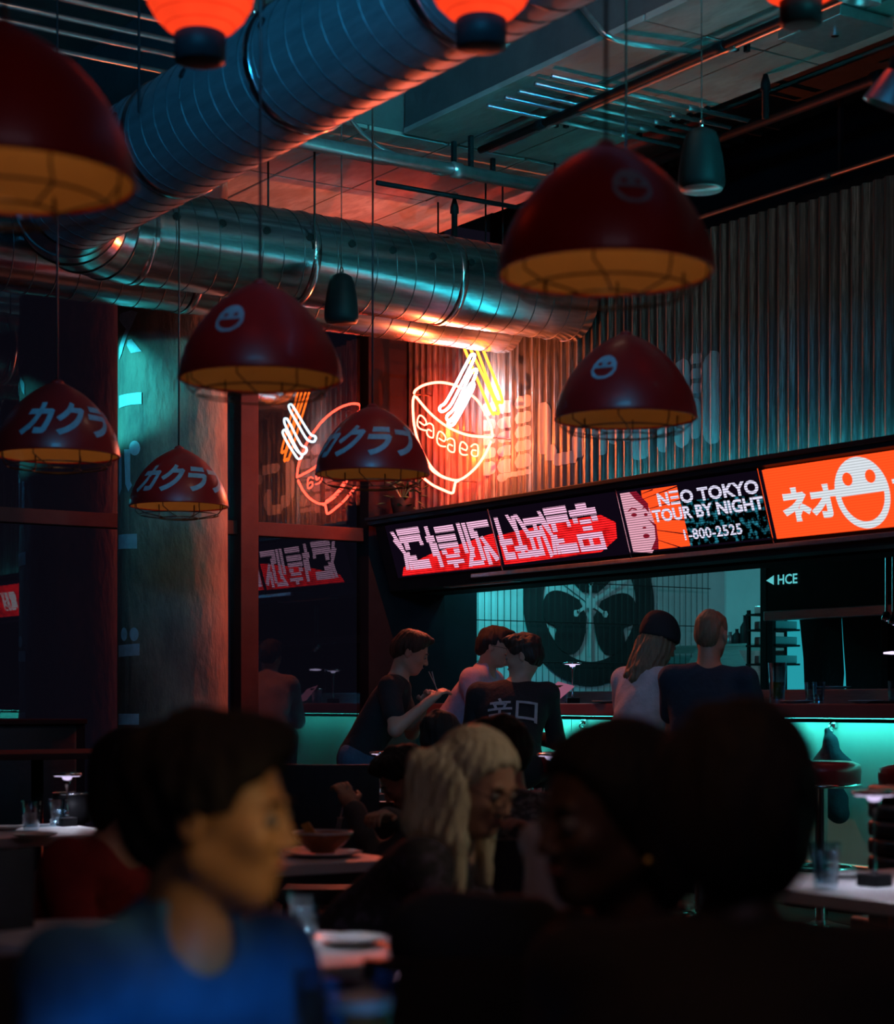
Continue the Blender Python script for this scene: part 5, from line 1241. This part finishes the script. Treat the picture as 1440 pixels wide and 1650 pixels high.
plate(ontab(55, 1350), .085, 'white plate on the left-hand table before the glasses'); plate(ontab(8, 1338), .07, 'small plate at the left edge of the left-hand table')
pb = ontab(520, 1380); bw = .098
plate(pb, .13, 'white plate under the orange noodle bowl')
t = thing('noodle_bowl', 'orange bowl of food with white rim on the table behind the man in blue', 'bowl', (pb[0], pb[1], .762)); p = (pb[0], pb[1], .762)
MB().lathe([(.04, 0), (.042, .006), (.06, .02), (.088, .045), (bw, .066), (bw-.006, .066), (.080, .045), (.05, .022), (0, .018)], p, 36, False).obj('bowl_wall', M['bowl_orange'], t, True)
MB().tube([(p[0]+(bw-.003)*math.cos(2*PI*i/36), p[1]+(bw-.003)*math.sin(2*PI*i/36), p[2]+.066) for i in range(36)], .0045, 6, False, True).obj('rim', M['plate'], t, True)
M['broth'] = mat('orange broth', (.40, .14, .03), .25, 0, (.5, .25, .06), 30); M['garnish'] = mat('golden garnish', (.55, .33, .06), .6, 0, (.42, .22, .05), 30)
MB().lathe([(.0, .05), (.084, .05)], p, 28, False).obj('broth', M['broth'], t); sp_ = []
MB().poly([(p[0]-.03, p[1]+.03, p[2]+.04), (p[0]-.055, p[1]+.05, p[2]+.09), (p[0]-.035, p[1]+.035, p[2]+.10), (p[0]-.01, p[1]+.01, p[2]+.05)], (.006, .006, 0)).obj('garnish', M['garnish'], t)
solid_glass(ontab(588, 1296), .037, .128, 'tall water tumbler on the small table before the standing man', .5)
plate(ontab(538, 1296), .10, 'white plate on the small table beside the fork hand')
solid_glass(ontab(866, 1308), .034, .11, 'water tumbler beside the floral sleeve', .5)
plate(ontab(895, 1322), .11, 'white plate on the small table right of the blonde woman')
solid_glass(ontab(1330, 1432), .042, .125, 'ice water glass on the right-hand table', .8)
plate(ontab(1358, 1414), .055, 'small white saucer on the right-hand table behind the lamp')
solid_glass(ontab(490, 1512), .038, .095, 'tumbler of ice water beside the blue shirt', .7)
plate(ontab(565, 1522), .075, 'white plate on the round table right of the blue shirt')
pf = ontab(580, 1722); M['foam'] = mat('beer foam', (.8, .76, .66), .8, 0, (.7, .66, .55), 30); fo = MB().lathe([(0, .081), (.044, .081), (.0455, .098), (0, .099)], (pf[0], pf[1], .75), 24).me('foam', M['foam']); solid_glass(pf, .050, .128, 'blurred beer glass in the foreground at bottom centre', .62, 'beer'); put('foam', fo, bpy.data.objects[[o.name for o in bpy.data.objects if o.get('label', '').startswith('blurred beer glass')][0]])

table_lamp(ontab(425, 1516), .255, 'added disc lamp lighting the round table, hidden behind the blue-shirted man', 5)  # extra lamp put out of sight to brighten the round table
# booth bench along the windows
bb = thing('booth_bench', 'dark upholstered booth bench along the window wall at the left', 'bench', (2.6, 10.3, 0))
MB().box((1.0, 10.23, .05), (4.45, 10.76, .45), .02).obj('seat', M['black_vinyl'], bb); x = 1.0
while x < 4.4: MB().box((x+.006, 10.76, .42), (x+.57, 10.88, 1.12), .03).obj('back_pad', M['black_vinyl'], bb, True); x += .576
MB().box((.98, 10.73, 1.12), (4.5, 10.93, 1.15), .005).obj('top_ledge', M['frame_metal'], bb); MB().box((.98, 10.77, .05), (4.5, 10.92, 1.12)).obj('frame', M['black_metal'], bb)
p = PD(60, HY, 9.3); tb = thing('dining_table', 'dark table with thin lit edge before the booth at the left', 'table', (p[0], p[1], 0)); MB().box((p[0]-.45, p[1]-.4, .98), (p[0]+.45, p[1]+.4, 1.01), .004).obj('tabletop', M['frame_metal'], tb); MB().lathe([(.2, 0), (.2, .012), (.03, .03), (.03, .98)], (p[0], p[1], 0), 24).obj('pedestal', M['black_metal'], tb, True)

M['gold'] = mat('gold', (.8, .55, .15), .3, 1.0, (.7, .48, .12), 10)
def fork(I):
    el, wr, fd = I['arms'][0][1:]; c = wr+fd*.07
    f = thing('fork', 'pale fork in the hand of the bent diner', 'fork', tuple(c+np.array([0, 0, -.14])))
    d = unit(np.array([0, 0, -1])-RT*.22); MB().tube([c-d*.03, c+d*.10], [.004, .003], 6).obj('handle', M['plate'], f)
    MB().box(tuple(c+d*.10-np.array([.010, .010, .0])), tuple(c+d*.10+np.array([.010, .010, .004]))).obj('neck', M['plate'], f)
    for k in (-1, 0, 1): a = c+d*.10+RT*k*.007; MB().tube([a, a+d*.04], [.002, .001], 5).obj('tine', M['plate'], f)
# ------------------------------------------------------------------ the diners
def man_blue(I):
    V, Fc = text2d('e', .085, .02, 0, .008); o = I['N']-I['tu']*.20+I['tf']*.16-I['ts']*(-.01)
    for txt, dx, s_ in (('e', .085, .075), ('mode', -.02, .055)):
        V, Fc = text2d(txt, s_, .02, 0, .008)
        project_print(I, V, Fc, I['N']-I['tu']*(.20 if txt == 'e' else .225)+I['ts']*dx+I['tf']*.19, I['ts'], I['tu'], -I['tf'], I['S'], 'chest_print', M['emblem_black'], I['root'])
person('young man in a blue shirt seated in the left foreground, turned to the right', (345, 1316), 2.55, -10, 4, -48, .45, 'skin_warm', 'full', 'hair_black', 'blue shirt',
       [('f', .22, -.05, -.38), ('f', .24, -.05, -.38)], h=.007, hs=1.02, collar=True, extra=man_blue, chair='dark chair under the man in the blue shirt')
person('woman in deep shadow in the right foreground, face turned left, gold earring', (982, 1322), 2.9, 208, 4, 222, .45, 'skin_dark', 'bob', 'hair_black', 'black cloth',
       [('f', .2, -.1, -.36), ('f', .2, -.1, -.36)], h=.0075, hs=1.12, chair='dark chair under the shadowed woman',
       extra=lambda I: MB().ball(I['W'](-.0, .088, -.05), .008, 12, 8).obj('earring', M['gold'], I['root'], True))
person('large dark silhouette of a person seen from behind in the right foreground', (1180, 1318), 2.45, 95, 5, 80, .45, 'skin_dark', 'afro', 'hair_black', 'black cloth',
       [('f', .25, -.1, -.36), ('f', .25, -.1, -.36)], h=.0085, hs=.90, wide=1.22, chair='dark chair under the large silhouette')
person('woman with long blonde hair and glasses looking down, in dark clothes', (768, 1262), 4.6, -40, 22, -14, .45, 'skin', 'long', 'hair_blonde', 'floral dark',
       [('f', .30, -.12, -.30), ('f', .30, -.1, -.30)], h=.007, hs=1.02, glasses=True, chair='dark chair under the blonde woman')
person('shadowed diner in red behind the man in blue, face half hidden', (222, 1262), 4.75, -18, 8, -30, .45, 'skin', 'bob', 'hair_black', 'red cloth',
       [('f', .3, -.1, -.33), ('f', .3, -.1, -.33)], h=.009, hs=1.0, chair='dark chair under the diner in red at left')
person('dark-haired diner in a red jacket seen from behind the blonde woman', (710, 1196), 8.5, 80, 12, 88, .48, 'skin', 'full', 'hair_black', 'red cloth', None, h=.009, chair='dark chair under the red jacket')
person('diner bent over his food holding a fork, behind the blonde woman', (652, 1254), 7.5, 188, 38, 178, .45, 'skin', 'short', 'hair_black', 'grey cloth',
       [('p', 568, 1302, 7.4), ('p', 605, 1316, 7.1)], h=.0065,
       extra=lambda I: fork(I), chair='dark chair under the diner with the fork')
person('dark-haired man in a floral shirt seated beyond the blonde woman', (806, 1216), 6.4, 130, 8, 100, .52, 'skin', 'short', 'hair_black', 'floral shirt',
       [('f', .30, -.05, -.34), ('p', 866, 1352, 6.05)], sleeve='short', h=.008, chair='dark chair under the man in the floral shirt')
def chopsticks(I):
    el, wr, fd = I['arms'][1][1:]
    c = wr+fd*.10
    for k, (dx) in enumerate((0, .012)): MB().tube([c+np.array([0, 0, -.03])-RT*.02+RT*dx, c+np.array([0, 0, .11])-RT*(.055+dx*1.5)], [.0025, .0035], 6).obj('chopstick', M['steel'], I['root'])
person('man in a black T-shirt leaning toward the bar, arms forward', (662, 1052), 11.0, -4, 22, -6, .93, 'skin', 'short', 'hair_brown', 'black cloth',
       [('p', 684, 1134, 10.95), ('p', 690, 1131, 10.75)], sleeve='short', h=.006, standing=True, floor=.0, trousers='denim', lean=27, extra=chopsticks)
person('man with glasses in a pale striped shirt behind the lettered jacket at the bar', (797, 1043), 11.75, -12, 12, -25, .93, 'skin', 'short', 'hair_black', 'striped shirt',
       [('f', .26, -.1, -.26), ('f', .26, -.1, -.26)], h=.0085, glasses=True, floor=.15, collar=True)
def letters(I):
    V, Fc = text2d('辛口', .155, .012, 0, .012, .95)
    ax = -I['ts']; project_print(I, V, Fc, I['N']-I['tu']*.085-I['tf']*.30-I['ts']*.01, ax, I['tu'], I['tfw'], I['S'], 'back_lettering', M['print_grey'], I['root'])
person('person in a black jacket with large pale lettering across the back', (842, 1058), 10.9, 168, 10, 82, .80, 'skin', 'wavy', 'hair_brown', 'black cloth',
       [('f', .24, -.08, -.30), ('f', .30, -.1, -.26)], h=.0075, floor=.15, wide=1.2, nshift=-.10, extra=letters)
person('woman in a black beanie and white top seated at the bar', (1060, 1036), 10.3, 22, 22, 40, .82, 'skin', 'beanie', 'hair_fair', 'white cloth',
       [('f', .24, -.12, -.27), ('f', .24, -.12, -.27)], h=.0075, floor=.15, lean=14)
person('man with short fair hair in a dark blue tee seated at the bar', (1146, 1024), 9.6, 62, 6, 66, .82, 'skin', 'buzz', 'hair_fair', 'dark blue tee',
       [('f', .26, -.16, -.28), ('f', .24, -.10, -.29)], sleeve='short', h=.0065, floor=.15, wide=1.16, lean=12, trousers='denim')
def P_stool(px, dep, lb): stool(px, dep, lb, .86)
P_stool(1030, 10.3, 'bar stool under the woman in the beanie'); P_stool(1128, 9.65, 'bar stool under the man in the blue tee')
dining_chair(PD(1365, HY, 6.4), 200, 'dark teal chair with ribbed back at the right, beyond the white table', 'teal_vinyl', True, .96)
dining_chair(PD(1500, HY, 7.2), 205, 'dark teal ribbed chair at the right edge beyond the disc lamp', 'teal_vinyl', True, .93)
dining_chair(PD(-150, HY, 4.3), 120, 'dark chair back at the lower left edge', bh=.93)
dining_chair(PD(535, HY, 8.5), 90, 'dark round-backed chair left of the diner with the fork', bh=.98)
# garments on chairs
def garment(name, prims, m, label, cat, h=.009, amp=.006):
    me = sdf_mesh(name, prims, M[m], h, folds(11, amp, 30)); V = np.empty(len(me.vertices)*3, np.float32); me.vertices.foreach_get('co', V); V = V.reshape(-1, 3); c = (V.min(0)+V.max(0))/2; c[2] = V[:, 2].min()
    me.transform(Matrix.Translation(tuple(-float(x) for x in c))); o = put(name, me); o.location = tuple(float(x) for x in c); tag(o, label, cat)
d = 3.7
dining_chair(PD(880, HY, 3.85), 100, 'dark chair with a white garment on its back', bh=.86)
garment('white_garment', [CAP(PD(868, 1350, d), PD(905, 1345, d), .035, .03, .03), CAP(PD(872, 1360, d), PD(868, 1470, d), .034, .032, .03), CAP(PD(903, 1360, d), PD(908, 1450, d), .030, .03, .04), CAP(PD(908, 1450, d), PD(925, 1520, d), .022, .012, .02)],
        'white cloth', 'white garment hanging over a chair back between the diners', 'garment', .007)
d = 3.1
dining_chair(PD(760, HY, 3.3), 100, 'dark chair with the navy coat on its back', bh=.84)
garment('navy_coat', [CAP(PD(690, 1500, d), PD(860, 1505, d), .06, .06, .05), CAP(PD(700, 1540, d), PD(700, 1750, d), .065, .07, .05), CAP(PD(850, 1545, d), PD(860, 1750, d), .065, .07, .05), CAP(PD(770, 1540, d), PD(770, 1750, d), .05, .05, .05)],
        'navy cloth', 'navy coat hanging over a chair in the centre foreground', 'coat', .009)
# jacket on the bar hook
q = PU(1344, 1174, 7.1); A = lambda px, py, dx=0: PU(px, py, 7.08-dx)
garment('hanging_jacket', [CAP(A(1333, 1178), A(1338, 1200), .018, .035, .02), CAP(A(1338, 1200), A(1318, 1235), .035, .05, .03), CAP(A(1338, 1195), A(1350, 1240), .035, .055, .03), CAP(A(1345, 1215), A(1372, 1245), .03, .03, .03), CAP(A(1330, 1240), A(1350, 1310), .07, .06, .04)],
        'navy cloth', 'dark jacket hanging from a hook on the glowing bar front', 'jacket', .007, .008)
